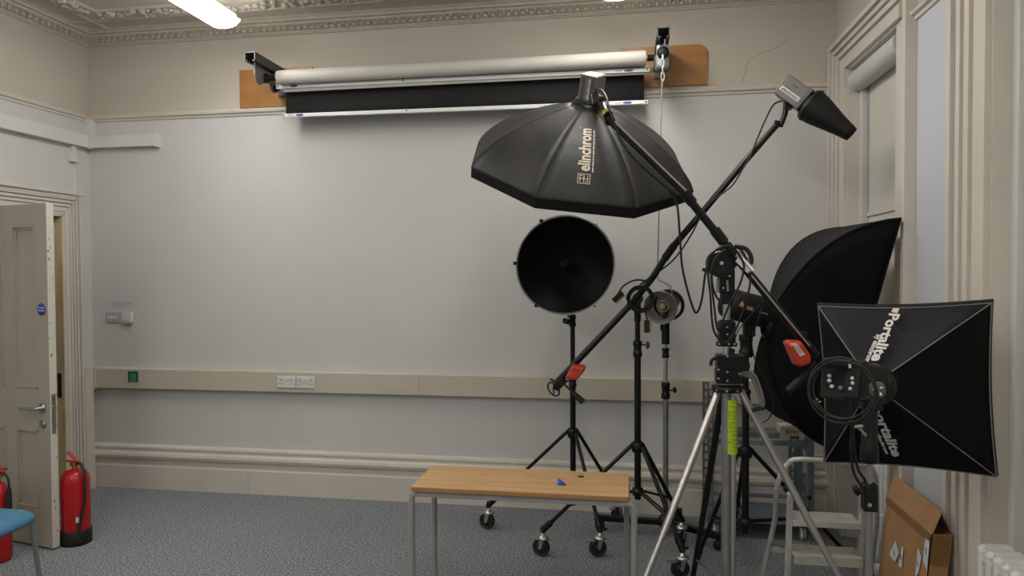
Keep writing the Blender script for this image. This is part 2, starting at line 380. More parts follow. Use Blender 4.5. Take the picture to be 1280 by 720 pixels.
MB().lathe(dp(ha, 0, hz-.095), -dn, [(0, 0), (.024, 0), (.024, .007), (0, .007)], n=20).box(dp(ha, -.010, hz-.1), (.008, .006, .03), 0).build('keyhole_escutcheon', 'steel', door)
MB().box(dp(LW+.0005, TH/2, .80), (.004, .024, .23), 0, (du, dn, V((0, 0, 1)))).cyl(dp(LW, TH/2, .84), dp(LW+.014, TH/2, .84), .008, 1).build('lock_plate', ['steel', 'brass'], door)
sp = dp(LW-.055, -.001, 1.412)
mb = MB(); mb.lathe(sp, -dn, [(0, 0), (.036, 0), (.036, .002), (0, .002)], n=28)
for k, t in enumerate(('Fire door', 'keep shut')): put_text(mb, t, sp - dn*.0022 + V((0, 0, .006-.016*k)) , du, (0, 0, 1), .014, 1, .0002, align='CENTER')
mb.build('fire_door_sign', ['blue_ink', 'ink_white'], door)
mb = MB(); dbox(mb, .02, .24, -.05, 0, H-.11, H-.055); mb.tube([dp(.10, -.03, H-.05), dp(.05, -.06, H-.02)], .007); mb.build('door_closer', 'brk_l', door)

# window units on the right wall
def window_unit(idx, y0, y1, wfar, wnear, top):
    root = thing('window_%d' % idx, None, None, (XR, (y0+y1)/2, 0)); root['kind'] = 'structure'
    mb = MB(); steps = ((0, .16, .060), (.16, .22, .034), (.22, .36, .046), (.36, .42, .026), (.42, .58, .038), (.58, .64, .020), (.64, 1.0, .028))
    for a, b, p in steps:
        mb.bb((XR-p, y1+wfar*(1-a), 0), (XR, y1+wfar*(1-b), top-b*.19)); pn_ = .052 if a == 0 else p*.22; mb.bb((XR-pn_, y0-wnear*(1-a), 0), (XR, y0-wnear*(1-b), top-b*.19))
        mb.bb((XR-p, y0-wnear*(1-a), top-a*.19), (XR, y1+wfar*(1-a), top-b*.19))
    mb.build('architrave', 'trim', root, bevel=.003)
    mb = MB(); mb.bb((XR-.004, y1-.010, 0), (XR+.17, y1+.004, WZ)).bb((XR-.004, y0-.004, 0), (XR+.17, y0+.010, WZ)).bb((XR-.004, y0, WZ-.012), (XR+.17, y1, WZ+.004))
    mb.build('lining', 'trim', root)
    mb = MB(); X0 = XR+.125
    mb.bb((X0, y0, .72), (X0+.05, y0+.05, WZ)).bb((X0, y1-.05, .72), (X0+.05, y1, WZ)).bb((X0, y0, WZ-.06), (X0+.05, y1, WZ)).bb((X0, y0, .72), (X0+.05, y1, .79)).bb((X0, y0, 1.72), (X0+.05, y1, 1.77))
    mb.build('window_frame', 'trim', root)
    MB().bb((X0+.022, y0+.03, .75), (X0+.028, y1-.03, WZ-.03)).build('pane', 'glass', root)
    return root
window_unit(1, W1[0], W1[1], .245, .235, 3.02)
window_unit(2, W2[0], W2[1], .245, .245, 3.02)
def blind(label, y0, y1, bottom):
    b = thing('roller_blind', label, 'blind', (XR+.06, (y0+y1)/2, .02))
    mb = MB(); mb.cyl((XR+.045, y0+.02, 2.745), (XR+.045, y1-.03, 2.745), .062, n=32); mb.bb((XR+.045, y0+.02, 2.745), (XR+.107, y1-.03, 2.80)); mb.build('cassette', 'blind_c', b)
    MB().bb((XR+.094, y0+.03, bottom), (XR+.0955, y1-.075, 2.72)).build('blind_fabric', 'blind', b)
    MB().bb((XR+.084, y0+.03, 1.935), (XR+.094, y1-.075, 1.960)).build('hem_bar', 'trim', b)
    MB().bb((XR+.060, y1-.055, .02), (XR+.110, y1-.010, 2.72)).build('side_channel', 'white_pl', b)
blind('pale roller blind in the window by the back corner, hem partly down', W1[0], W1[1], .80)
blind('pale roller blind in the window at the right edge of the picture', W2[0], W2[1], .80)

# ------------------------------------------------------------------ trunking and wall plates
root = thing('dado_trunking', 'cream plastic dado trunking running the length of the back wall', 'cable trunking', ((XL+XR)/2, YB, .757))
prof = [(0, .757), (.050, .757), (.056, .763), (.056, .903), (.050, .909), (0, .909)]
j = at(524, 480, YB-.056).x
mb = MB(); band(mb, 'back', prof, XL+.01, j-.0012); mb.build('trunking_cover', 'pitrim', root)
mb = MB(); band(mb, 'back', prof, j+.0012, XR-.002); mb.build('trunking_cover', 'pitrim', root)
mb = MB(); mb.bb((XL+.01, YB-.066, .750), (XL+.07, YB, .916)); mb.build('end_cap', 'pitrim', root, bevel=.003)
cx = thing('vertical_casing', 'cream boxed casing in the left corner beside the door frame', 'casing', (XL+.03, 4.66, 0))
MB().bb((XL, 4.608, 0), (XL+.054, 4.690, .905)).build('casing_cover', 'trim', cx, bevel=.003)
MB().bb((XL, 4.604, .905), (XL+.060, 4.695, .918)).build('end_cap', 'trim', cx)
ut = thing('cable_trunking', 'white plastic trunking wrapping the left corner above the door', 'cable trunking', (XL+.3, 4.6, 2.56))
MB().bb((XL, .5, 2.562), (XL+.052, YB-.060, 2.655)).build('trunking_length', 'white_pl', ut, bevel=.003)
MB().bb((XL+.0525, YB-.05, 2.5625), (XL+.584, YB, 2.650)).build('trunking_length', 'white_pl', ut, bevel=.003)
MB().bb((XL+.585, YB-.054, 2.556), (XL+.60, YB, 2.658)).build('end_cap', 'white_pl', ut)
MB().bb((XL, YB-.058, 2.556), (XL+.058, YB, 2.78)).build('corner_box', 'white_pl', ut)
cd = thing('conduit_box', 'small white conduit coupler hanging below the corner trunking', 'conduit', (XL+.02, 4.57, 2.44))
MB().bb((XL, 4.555, 2.47), (XL+.026, 4.595, 2.561)).build('conduit_pipe', 'white_pl', cd)
MB().bb((XL, 4.540, 2.44), (XL+.036, 4.605, 2.475)).build('coupler', 'white_pl', cd, bevel=.004)
MB().bb((XL, 4.585, 2.215), (XL+.012, 4.60, 2.44)).build('thin_cable_cover', 'white_pl', cd)

def double_socket(x0, z0, yf, label, grp):
    r = thing('double_socket', label, 'socket', (x0+.0715, yf, z0), grp)
    MB().bb((x0, yf-.010, z0), (x0+.143, yf, z0+.084)).build('face_plate', 'white_pl', r, bevel=.004)
    for k in (-1, 1):
        MB().bb((x0+.0715+k*.013-.008, yf-.016, z0+.050), (x0+.0715+k*.013+.008, yf-.009, z0+.074)).build('rocker_switch', 'rad', r, bevel=.002)
    for cx_ in (x0+.032, x0+.111):
        for q in ((-.003, .003, .050, .060), (-.015, -.007, .026, .031), (.007, .015, .026, .031)): MB().bb((cx_+q[0], yf-.0108, z0+q[2]), (cx_+q[1], yf-.009, z0+q[3])).build('pin_hole', 'shadowgap', r)
TF = YB-.056
sx = at(347, 478, TF).x
double_socket(sx, .793, TF, 'white double socket on the dado trunking, left of the adjoining pair', 'pair of double sockets on the trunking')
double_socket(sx+.147, .792, TF, 'white double socket on the dado trunking, right of the adjoining pair', 'pair of double sockets on the trunking')
p = at(1022, 582, YB-.03)
r = thing('wall_socket', 'yellowed single socket low on the back wall behind the step ladder', 'socket', (p.x, YB, .34))
MB().bb((p.x-.04, YB-.016, .345), (p.x+.06, YB, .43)).build('face_plate', 'sea', r, bevel=.003)
for q in (-.01, .014): MB().bb((p.x+q, YB-.0175, .38), (p.x+q+.010, YB-.015, .39)).build('pin_hole', 'shadowgap', r)
# switches upper left
a, b = at(133, 390, YB), at(151, 403, YB)
r = thing('switch_plate', 'lilac-white four-gang switch plate on back wall beside the corner', 'switch', (a.x+.06, YB, b.z))
MB().bb((a.x, YB-.010, b.z), (b.x, YB, a.z)).build('face_plate', 'lilac', r, bevel=.003)
for k in range(4):
    x0 = a.x+.020+k*.022; MB().bb((x0, YB-.014, b.z+.028), (x0+.014, YB-.009, b.z+.052)).build('rocker_switch', 'white_pl', r)
a2, b2 = at(155, 390, YB), at(167, 403.5, YB)
r = thing('thermostat', 'square cream control box right of the switch plate on the back wall', 'thermostat', (a2.x+.04, YB, b2.z))
MB().bb((a2.x, YB-.026, b2.z+.006), (b2.x, YB, a2.z)).build('housing', 'white_pl', r, bevel=.004)
MB().bb((a2.x+.006, YB-.030, b2.z), (b2.x-.006, YB, b2.z+.022)).build('lower_lip', 'sea', r)
a3, b3 = at(139, 377, YB), at(167, 386, YB)
mb = MB().bb((a3.x, YB-.0012, b3.z), (b3.x, YB, a3.z), 0)
for k in range(3):
    z = a3.z-.008-.013*k; wd = (b3.x-a3.x)*(.92 if k == 0 else .72 if k == 1 else .45)
    x = a3.x+.006; rnd = random.Random(k)
    while x < a3.x+wd:
        l = rnd.uniform(.004, .012); mb.bb((x, YB-.0018, z-(.0035 if k else .005)), (x+l, YB-.0011, z), 1); x += l+.003
tag(mb.build('notice_strip', ['wall_blue', 'purple']), 'small printed paper notice stuck above the switch plate', 'notice')
a4, b4 = at(160, 464, TF), at(173, 478, TF)
mb = MB().bb((a4.x, TF-.0015, b4.z), (b4.x, TF, a4.z), 0)
cx_, cz_ = (a4.x+b4.x)/2, (a4.z+b4.z)/2-.006
for q in ((-.022, .022, .022, .026), (-.022, .022, -.026, -.022), (-.022, -.018, -.026, .026), (.018, .022, -.026, .026), (-.010, .012, .010, .014), (-.010, .012, 0, .004), (-.010, .012, -.012, -.008)):
    mb.bb((cx_+q[0], TF-.0022, cz_+q[2]), (cx_+q[1], TF-.0014, cz_+q[3]), 1)
tag(mb.build('green_sticker', ['green', 'mint']), 'square green sticker at the left end of the dado trunking', 'sticker')

# ------------------------------------------------------------------ ceiling lamps
def lamp(x, y1, label):
    L = 1.5; z0 = 3.205; r = thing('ceiling_lamp', label, 'ceiling light', (x, y1-L/2, ZC), 'suspended strip lights')
    pr = [(-.095, .052), (-.110, .046), (-.080, .014), (-.045, .002), (0, -.002), (.045, .002), (.080, .014), (.110, .046), (.095, .052)]
    MB().prism(pr, (x, y1-L, z0), (1, 0, 0), (0, 0, 1), (0, 1, 0), L).build('diffuser', 'diff', r)
    MB().bb((x-.085, y1-L, z0+.053), (x+.085, y1, z0+.085)).build('gear_tray', 'white_pl', r, bevel=.004)
    for k in (.25, L-.25): MB().cyl((x, y1-k, z0+.083), (x, y1-k, ZC), .008).build('suspension_rod', 'white_pl', r)
lamp(-2.568, 4.215, 'bright white strip light hanging at the upper left')
lamp(-.062, 4.19, 'bright white strip light of which only the end tip shows, top centre')
for y in (1.6, -.9):
    for x in (-2.568, -.062): lamp(x, y, 'white strip light behind the camera position, ' + ('left' if x < -1 else 'right') + (' of the near row' if y > 0 else ' of the far row'))

# ------------------------------------------------------------------ backdrop system
def board(x0, x1, z0, z1, label, rounded):
    poly = [(x0, z0), (x1, z0)]
    if rounded:
        rr = .06
        poly += [(x1, z1-rr)] + [(x1-rr+rr*math.cos(t), z1-rr+rr*math.sin(t)) for t in (R(22), R(45), R(68))] + [(x1-rr, z1)]
    else: poly += [(x1, z1)]
    poly += [(x0, z1)]
    mb = MB().prism(poly, (0, YB, 0), (1, 0, 0), (0, 0, 1), (0, -1, 0), .018)
    tag(mb.build('mounting_board', 'ply'), label, 'board')
board(-2.775, -2.215, 2.817, 3.090, 'varnished plywood board behind the left roll bracket', False)
board(-.045, .517, 2.832, 3.095, 'varnished plywood board with rounded corner behind the right bracket', True)
def bracket(x, label, side):
    r = thing('roll_bracket', label, 'bracket', (x, YB-.018, 2.88))
    y0, y1 = 4.28, YB-.018
    mb = MB(); w_ = .074; z1 = 3.066; z0 = 3.008; t = .005
    mb.bb((x-w_/2, y0, z1-t), (x+w_/2, y1, z1)); mb.bb((x-w_/2, y0, z0), (x-w_/2+t, y1, z1)); mb.bb((x+w_/2-t, y0, z0), (x+w_/2, y1, z1))
    mb.bb((x-w_/2, y0, z0), (x-w_/4, y1, z0+t)); mb.bb((x+w_/4, y0, z0), (x+w_/2, y1, z0+t))
    mb.bb((x-w_/2, y1-.008, 2.88), (x+w_/2, y1, z1)); mb.build('arm', 'brk', r)
    # hook plate (lozenge) facing outwards
    px_ = x - side*.012
    poly = [(-.070, .020), (-.075, -.055), (-.062, -.090), (-.025, -.115), (.020, -.105), (.055, -.060), (.105, -.055), (.135, -.085), (.160, -.120), (.19, -.12), (.205, -.06), (.2, .020)]
    MB().prism([(a, b) for a, b in poly], (px_-.004, 4.43, 3.0), (0, 1, 0), (0, 0, 1), (1, 0, 0), .008).build('hook_plate', 'brk_l', r, bevel=.002)
    for (yy, zz, nm) in ((4.5, 2.953, .033), (4.63, 2.915, .026)):
        MB().lathe((px_-side*.02, yy, zz), (side, 0, 0), [(0, -.0), (nm, 0), (nm, .035), (nm*.6, .04), (nm*.6, .12), (0, .12)], n=24).build('roll_holder', 'black_m', r)
    return r
bl = bracket(-2.435, 'dark metal arm bracket holding the left end of the rolls', 1)
br = bracket(.215, 'dark metal arm bracket with chain drive at the right end of the rolls', -1)
gq = at(828.5, 66, 4.36)
MB().lathe(gq, (0, -1, 0), [(0, -.0), (.036, 0), (.036, .012), (.020, .02), (.010, .024), (0, .024)], n=24).build('gear_disc', 'black_m', br)
MB().box(gq + V((0, .03, -.015)), (.078, .05, .15), 0).build('gear_plate', 'brk_l', br, bevel=.02)
MB().box(gq + V((0, .09, -.04)), (.10, .06, .11), 0).build('rear_housing', 'brk', br, bevel=.02)
MB().cyl(gq + V((0, -.02, -.02)), gq + V((0, -.025, -.05)), .008).build('chain_hook', 'chrome', br)
# white roll: roll, hanging paper, weighted bar
def bar(x0, x1, y, za, zb, parent):
    d = V((x1-x0, 0, zb-za)); a = V((x0, y, za)); ux = d.normalized(); L = d.length
    mb = MB(); ctr = a + d/2; uz = V((0, -1, 0)).cross(ux); uz = ux.cross(V((0, 1, 0)))
    mb.box(ctr, (L, .022, .026), 0, (ux, V((0, 1, 0)), uz)); mb.build('weighted_bar', 'white_bar', parent, bevel=.004)
    for s_, c0 in ((1, a + ux*.012), (-1, a + d - ux*.012)):
        MB().cyl(c0 + V((0, -.013, 0)), c0 + V((0, -.0105, 0)), .006).build('end_hole', 'ink_black', parent)
    for c0 in (a + ux*.13, a + d - ux*.13):
        o_ = MB(); o_.prism([(.030*math.cos(t*R(20)), .008*math.sin(t*R(20))) for t in range(18)], c0 + V((0, -.0112, 0)), ux, uz, (0, -1, 0), .0008); o_.build('oval_logo', 'blue_ink', parent)
        MB().box(c0 - ux*.062*(1) + V((0, -.0114, 0)), (.045, .0006, .012), 0, (ux, V((0, 1, 0)), uz)).build('sticker', 'label', parent)
    MB().box(a + d*.36 + V((0, -.012, .008)), (.006, .008, .022), 0).build('clip', 'brk', parent)
rw = thing('white_paper_roll', 'white seamless paper backdrop roll, the upper and nearer one', 'backdrop roll', (-1.1, 4.5, 2.86))
MB().lathe((-2.352, 4.5, 2.954), (1, 0, 0), [(.020, 0), (.044, 0), (.046, .004), (.046, 2.466), (.044, 2.47), (.020, 2.47), (.020, 0)], n=40).build('paper_roll', 'paper', rw)
MB().cyl((-2.40, 4.5, 2.954), (.168, 4.5, 2.953), .019).build('core_tube', 'paper', rw)
MB().grid(lambda a, b: V((-2.34+2.45*b, 4.545+.004*math.sin(a*2), 2.950-.085*a)), 5, 2).build('hanging_paper', 'paper', rw, solid=.001)
bar(at(346, 108, 4.545).x, at(812, 86, 4.545).x, 4.545, at(346, 109, 4.545).z, at(812, 87.5, 4.545).z, rw)
rb = thing('black_paper_roll', 'black paper backdrop hanging behind and below the white roll', 'backdrop roll', (-1.1, 4.63, 2.69))
MB().lathe((-2.335, 4.63, 2.915), (1, 0, 0), [(.018, 0), (.036, 0), (.036, 2.42), (.018, 2.42), (.018, 0)], n=32).build('paper_roll', 'black_paper', rb)
MB().cyl((-2.40, 4.63, 2.915), (.168, 4.63, 2.915), .017).build('core_tube', 'paper', rb)
x0b, x1b = at(358, 130, 4.6).x, at(805, 110, 4.6).x
MB().grid(lambda a, b: V((x0b+(x1b-x0b)*b, 4.595, 2.915-(.2+.008*b)*a)), 4, 2).build('hanging_paper', 'black_paper', rb, solid=.001)
bar(at(354, 145, 4.6).x, at(810, 128, 4.6).x, 4.594, 2.714, 2.700, rb)
# winding rod
pt = [at(828, 97, 4.345), at(827, 118, 4.35)]
r = thing('winding_rod', 'thin steel crank rod hanging from the right roll bracket', 'crank rod', (.2, 4.35, 1.5))
mb = MB(); k = 0
for (x, y) in ((828, 79), (828.3, 87.5), (828.3, 95.5)):
    c0 = at(x, y, 4.33); ax = (0, 1, 0) if k % 2 == 0 else (1, 0, 0)
    pts = [c0 + (V((.010, 0, 0)) if k % 2 == 0 else V((0, .010, 0)))*math.cos(t*R(20)) + V((0, 0, .028))*math.sin(t*R(20)) for t in range(19)]
    mb.tube(pts, .0035, 0, 7); k += 1
mb.build('chain_link', 'chrome', r)
MB().tube([at(828, 98, 4.33), at(826.5, 130, 4.33), at(822, 345, 4.33), at(823, 350, 4.33), at(838, 357, 4.33), at(840, 366, 4.33), at(839.5, 372, 4.33)], .0045, 0, 8).build('rod', 'steel', r)

# ------------------------------------------------------------------ castor, stand helpers
def castor_mb(p, yaw, s=1.0, ztop=.15):
    mb = MB(); c, sn = math.cos(yaw), math.sin(yaw); f = V((c, sn, 0)); l = V((-sn, c, 0)); p = V((p.x, p.y, 0))
    wr = .050*s; wc = p + V((0, 0, wr)) + f*.012
    for k in (-1, 1):
        mb.lathe(wc + l*k*.004, l*k, [(0, .013), (wr*.45, .013), (wr*.5, .009), (wr*.80, .009), (wr*.86, .013), (wr*.97, .010), (wr, .004), (wr, 0)], 0, 22)
        mb.slab([wc + l*k*.020 + f*.007 + V((0, 0, -.006)), wc + l*k*.020 - f*.007 + V((0, 0, -.006)), p + l*k*.020 - f*.016 + V((0, 0, ztop-.045)), p + l*k*.020 + f*.018 + V((0, 0, ztop-.045))], .003, 1)
    mb.cyl(wc - l*.028, wc + l*.028, .007, 1, 10)
    mb.lathe(p + V((0, 0, ztop-.05)), (0, 0, 1), [(0, 0), (.034, 0), (.034, .008), (.022, .018), (.012, .022), (.012, .05), (0, .05)], 1, 20)
    mb.box(p + f*.055 + V((0, 0, ztop-.058)), (.062, .030, .005), 1, (f, l, V((0, 0, 1))))
    mb.box(p - f*.045 + V((0, 0, ztop-.052)), (.040, .022, .004), 1, (f, l, V((0, 0, 1))))
    return mb
def tripod(root, px, py, zc, feet, r=.011, zs=None, castors=True, zend=.15, polemat='black', fr=.62):
    MB().lathe((px, py, zc-.030), (0, 0, 1), [(.018, 0), (.030, 0), (.034, .008), (.034, .050), (.026, .060), (.018, .060)], n=20).build('collar', 'black', root)
    if zs: MB().lathe((px, py, zs-.022), (0, 0, 1), [(.017, 0), (.028, 0), (.030, .006), (.030, .040), (.017, .044)], n=20).build('collar', 'black', root)
    for i, (x, y) in enumerate(feet):
        d = V((x-px, y-py, 0)).normalized(); a = V((px, py, zc+.005)) + d*.036; b = V((x, y, zend))
        e = (b-a).normalized()
        mb = MB(); l = V((-d.y, d.x, 0))
        mb.box(a - d*.012, (.030, .026, .026), 0, (d, l, V((0, 0, 1)))); mb.tube([a, b], r, 0, 12)
        if castors: mb.tube([b - e*.065, b + e*.01], r*1.55, 0, 14); mb.cyl(V((x, y, zend-.012)), V((x, y, zend+.022)), .014, 0); mb.cyl(V((x, y, zend)) + l*.01, V((x, y, zend)) + l*.042, .007, 0, 10)
        else: mb.tube([b - e*.05, b + e*.004], r*1.3, 0, 12)
        leg = mb.build('leg', polemat, root)
        if castors: castor_mb(V((x, y, 0)), math.pi*(.9 + .22*i), 1, zend).build('castor', ['rubber', 'chrome'], leg)
        if zs:
            t = fr; q = a.lerp(b, t)
            MB().tube([V((px, py, zs)) + d*.026 + l*.010, q + l*.012], .006, 0, 8).tube([V((px, py, zs)) + d*.026 - l*.010, q - l*.012], .006, 0, 8).build('brace', 'black', root)
def clampm(root, p, r=.026, h=.07, knob=None, name='clamp'):
    mb = MB().lathe(V(p)-V((0, 0, h/2)), (0, 0, 1), [(.012, 0), (r*.9, 0), (r, h*.06), (r, h*.28), (r*.86, h*.34), (r*.86, h*.66), (r, h*.72), (r, h*.94), (r*.9, h), (.012, h)], n=18)
    c = mb.build(name, 'black', root)
    if knob is not None:
        k = V(knob).normalized(); q = V(p)
        MB().cyl(q + k*r*.6, q + k*(r+.022), .005, 0, 8).lathe(q + k*(r+.018), k, [(0, 0), (.014, 0), (.018, .004), (.018, .014), (.012, .020), (0, .022)], n=12).build('knob', 'redknob' if name == 'red' else 'black_m', c)
    return c

# ------------------------------------------------------------------ stand A with beauty dish
A1, A2, A3 = onz(611, 661), onz(750, 695), onz(772, 650)
ax, ay = at(716, 500, 4.30).x, 4.30
sa = thing('light_stand', 'black wheeled stand carrying the beauty dish, left of the boom stand', 'light stand', (ax, ay, 0))
MB().cyl((ax, ay, .30), (ax, ay, .95), .0175).build('pole', 'black', sa)
MB().cyl((ax, ay, .90), (ax, ay, 1.40), .0145).build('pole', 'black', sa)
tripod(sa, ax, ay, .625, [(A1.x, A1.y), (A2.x, A2.y), (A3.x, A3.y)], zs=.36)
clampm(sa, (ax, ay, .945), .024, .075, (-1, -.3, 0))
clampm(sa, (ax, ay, at(716, 401, 4.3).z), .022, .07, (-1, -.2, 0))
# beauty dish
dc = at(706, 331, 4.16); dn_ = (O - dc).normalized(); dn_ = (dn_ + V((-.15, 0, .12))).normalized()
bd = thing('beauty_dish', 'large round black beauty dish reflector facing the camera', 'reflector', dc)
RD = .291
MB().lathe(dc, dn_, [(RD+.004, .004), (RD+.002, -.004), (.24, -.055), (.16, -.105), (.085, -.13), (.075, -.135), (.075, -.20)], n=64).build('outer_shell', 'black', bd)
MB().lathe(dc, dn_, [(RD-.003, .002), (.235, -.050), (.155, -.100), (.08, -.125), (0, -.126)], n=64).build('inner_shell', 'dish_in', bd)
MB().torus(dc + dn_*.003, dn_, RD, .0045, 0, 64, 8).build('rim', 'piping', bd)
x_, y_, _ = frame(dn_)
MB().torus(dc + dn_*.010, dn_, RD+.007, .0028, 0, 64, 6).build('outer_ring', 'chrome', bd)
MB().lathe(dc - dn_*.045, dn_, [(0, 0), (.038, 0), (.038, .004), (0, .004)], n=28).tube([dc - dn_*.12, dc - dn_*.045], .006).build('deflector', 'dish_in', bd)
for ang in (178, 118, 52, 235, 305):
    q = dc + (V((math.cos(YAW), math.sin(YAW), 0))*math.cos(R(ang)) + V((0, 0, 1))*math.sin(R(ang)))*(RD+.004)
    MB().box(q, (.022, .02, .02), 0).build('clip', 'black_m', bd, bevel=.003)
hd = thing('flash_head', 'black flash head behind the beauty dish on the wheeled stand', 'flash head', dc - dn_*.2)
MB().lathe(dc - dn_*.20, -dn_, [(0, 0), (.062, 0), (.066, .01), (.066, .16), (.055, .17), (0, .17)], n=28).build('housing', 'black_m', hd)
MB().box(V((ax, ay-.0, 1.405)), (.03, .06, .06), 0).tube([V((ax, ay, 1.40)), V((ax, ay, 1.60)), dc - dn_*.30], .014).build('bracket', 'black', hd)
kk = at(710, 397, 4.26); MB().cyl(at(710, 390, 4.27), kk, .005).ball(at(709.5, 402, 4.26), .018, 0, 10).build('tilt_knob', 'black_m', hd)

# ------------------------------------------------------------------ stand B: boom with snoot head
B1, B2, B3 = onz(679, 695), onz(853, 722), onz(852, 681)
bx, by = at(797, 500, 4.0).x, 4.0
sb = thing('boom_stand', 'black wheeled boom stand holding the snoot light, red weight at its low end', 'boom stand', (bx, by, 0))
MB().cyl((bx, by, .33), (bx, by, 1.16), .0185).build('pole', 'black', sb)
MB().cyl((bx, by, 1.10), (bx, by, 1.43), .0145).build('pole', 'black', sb)
tripod(sb, bx, by, .628, [(B1.x, B1.y), (B2.x, B2.y), (B3.x, B3.y)], r=.012, zs=at(797, 614, 4.0).z, fr=.70)
cl = clampm(sb, (bx, by, at(797, 436, 4.0).z), .026, .09)
q = at(803, 431, 3.98); MB().cyl(q, q + V((.03, -.01, 0)), .005, 0, 8).lathe(q + V((.022, -.008, 0)), (1, -.2, 0), [(0, 0), (.020, 0), (.022, .008), (.014, .016), (0, .018)], n=10).build('knob', 'redknob', cl)
YBm = 3.93
bp = [at(697, 477, YBm), at(740, 432, YBm), at(790, 379, YBm), at(815, 348, YBm), at(838, 312, YBm), at(880, 263, YBm), at(930, 203, YBm), at(971, 156, YBm)]
arm = MB().tube(bp[:5], .0185, 0, 16).tube([bp[4]-(bp[4]-bp[3]).normalized()*.06, bp[4]+(bp[5]-bp[4]).normalized()*.03], .022, 0, 14).tube(bp[4:], [.0185, .0180, .0175, .0165], 0, 14).build('boom_arm', 'black', sb)
# winch end: wheel and handle
we = at(697, 477, YBm)
mb = MB().box(at(700, 480, YBm), (.075, .04, .045), 0, frame(bp[1]-bp[0])[::-1]); mb.build('end_block', 'black_m', sb, bevel=.006)
hw = at(692, 486.5, YBm-.04); MB().torus(hw, V((.55, .75, .35)), .042, .0045, 0, 24, 8).tube([hw-V((0, 0, .03)), hw+V((0, 0, .03))], .004, 0, 6).tube([hw, at(699, 479, YBm)], .008, 0, 8).tube([at(688, 474, YBm-.02), at(699, 480, YBm-.01)], .005, 0, 8).build('hand_wheel', 'black_m', sb)
MB().tube([at(706, 481, YBm-.02), at(719, 493, YBm-.04)], .007, 0, 8).tube([at(714, 489, YBm-.04), at(729, 502.5, YBm-.06)], [.013, .018], 0, 12).build('grip_handle', 'black_m', sb)
def weight(parent, pts, depth, off, lab=None):
    # chamfered wedge block: outline in the photo plane, real thickness along Y
    poly = [V(p) for p in pts]; n = len(poly); mb = MB()
    ctr = sum(poly, V((0, 0, 0)))/n
    rings = []
    for (k, dy) in ((.80, -depth/2), (1.0, -depth*.25), (1.0, depth*.25), (.80, depth/2)):
        rings += [ctr + (p-ctr)*k + V((0, dy, 0)) for p in poly]
    fs = [(r_*n+i, r_*n+(i+1) % n, (r_+1)*n+(i+1) % n, (r_+1)*n+i) for r_ in range(3) for i in range(n)] + [tuple(range(n-1, -1, -1)), tuple(range(3*n, 4*n))]
    mb.add(rings, fs, 0)
    return mb
cw = weight(sb, [at(x, y, YBm-.02) for x, y in [(706.5, 471.5), (716.5, 454.5), (733, 457), (731, 463), (721.5, 474.5), (713, 474)]], .10, 0).build('counterweight', 'red_w', sb, bevel=.005)
cw['label'] = 'red wedge counterweight'
# pivot head and coiled cable
pv = at(797, 373, 3.97)
MB().cyl(pv + V((0, -.05, 0)), pv + V((0, .04, 0)), .030, 0, 20).box(pv + V((0, 0, -.045)), (.035, .05, .09), 0).build('pivot', 'black', sb, bevel=.003)
MB().cyl((bx, by, pv.z-.13), (bx, by, pv.z-.01), .019).build('spigot', 'black', sb)
MB().torus(pv + V((.01, -.045, .0)), (0, 1, 0), .030, .004, 0, 24, 6, .3, 3.9).build('scale_arc', 'chrome', sb)
def coil(name, c, axis, Rr, n, r, label, jit=.08, squash=1.0, ends=(), seed=1, tail=None):
    rnd = random.Random(seed); x, y, d = frame(V(axis)); pts = []
    for k in range(n):
        rr = Rr*(1+rnd.uniform(-jit, jit)); off = d*rnd.uniform(-1, 1)*r*n*.55; sh = (x*rnd.uniform(-1, 1)+y*rnd.uniform(-1, 1))*Rr*jit*.6
        for i in range(16):
            a_ = 2*math.pi*i/16; pts.append(V(c) + off + sh + x*math.cos(a_)*rr + y*math.sin(a_)*rr*squash)
    mb = MB().tube(spline(pts, 3), r, 0, 7)
    if tail: mb.tube(spline(tail, 6), r, 0, 7)
    return tag(mb.build(name, 'cable'), label, 'cable')
coil('coiled_cable', pv + V((.015, -.07, 0)), (0, 1, .1), .066, 8, .0048, 'black mains cable coiled over the pivot of the snoot boom stand', .12, seed=4, tail=[at(812, 352, 3.86), at(795, 350, 3.87), at(780, 357, 3.87), at(772, 368, 3.88)])
def plug(p, d, label, nm='mains_plug'):
    p, d = V(p), V(d).normalized(); x, y, _ = frame(d)
    r = thing(nm, label, 'plug', p)
    tc_ = (O-p).normalized(); s_ = d.cross(tc_).normalized(); n_ = s_.cross(d)
    if s_.z > 0: s_ = -s_
    if abs(s_.z) < .3 and s_.x < 0: s_ = -s_
    MB().box(p - s_*.006, (.030, .036, .070), 0, (s_, n_, d)).build('plug_body', 'black_m', r, bevel=.005)
    MB().box(p + s_*.013, (.009, .040, .064), 0, (s_, n_, d)).build('plug_face', 'gold', r, bevel=.001)
q1 = at(773.5, 372, 3.87); plug(q1, at(767, 378, 3.87)-at(779, 367, 3.87), 'black plug with brass face left of the boom pivot')
q2 = at(810, 408, 3.92); plug(q2, (0, -.1, -1), 'black plug with brass face hanging right of the boom stand pole')
tag(MB().tube(spline([at(806, 385, 3.92), at(807, 392, 3.93), at(809, 400, 3.92)]), .0045, 0, 7).build('plug_lead', 'cable'), 'short black lead from the coiled cable down to the hanging plug', 'cable')
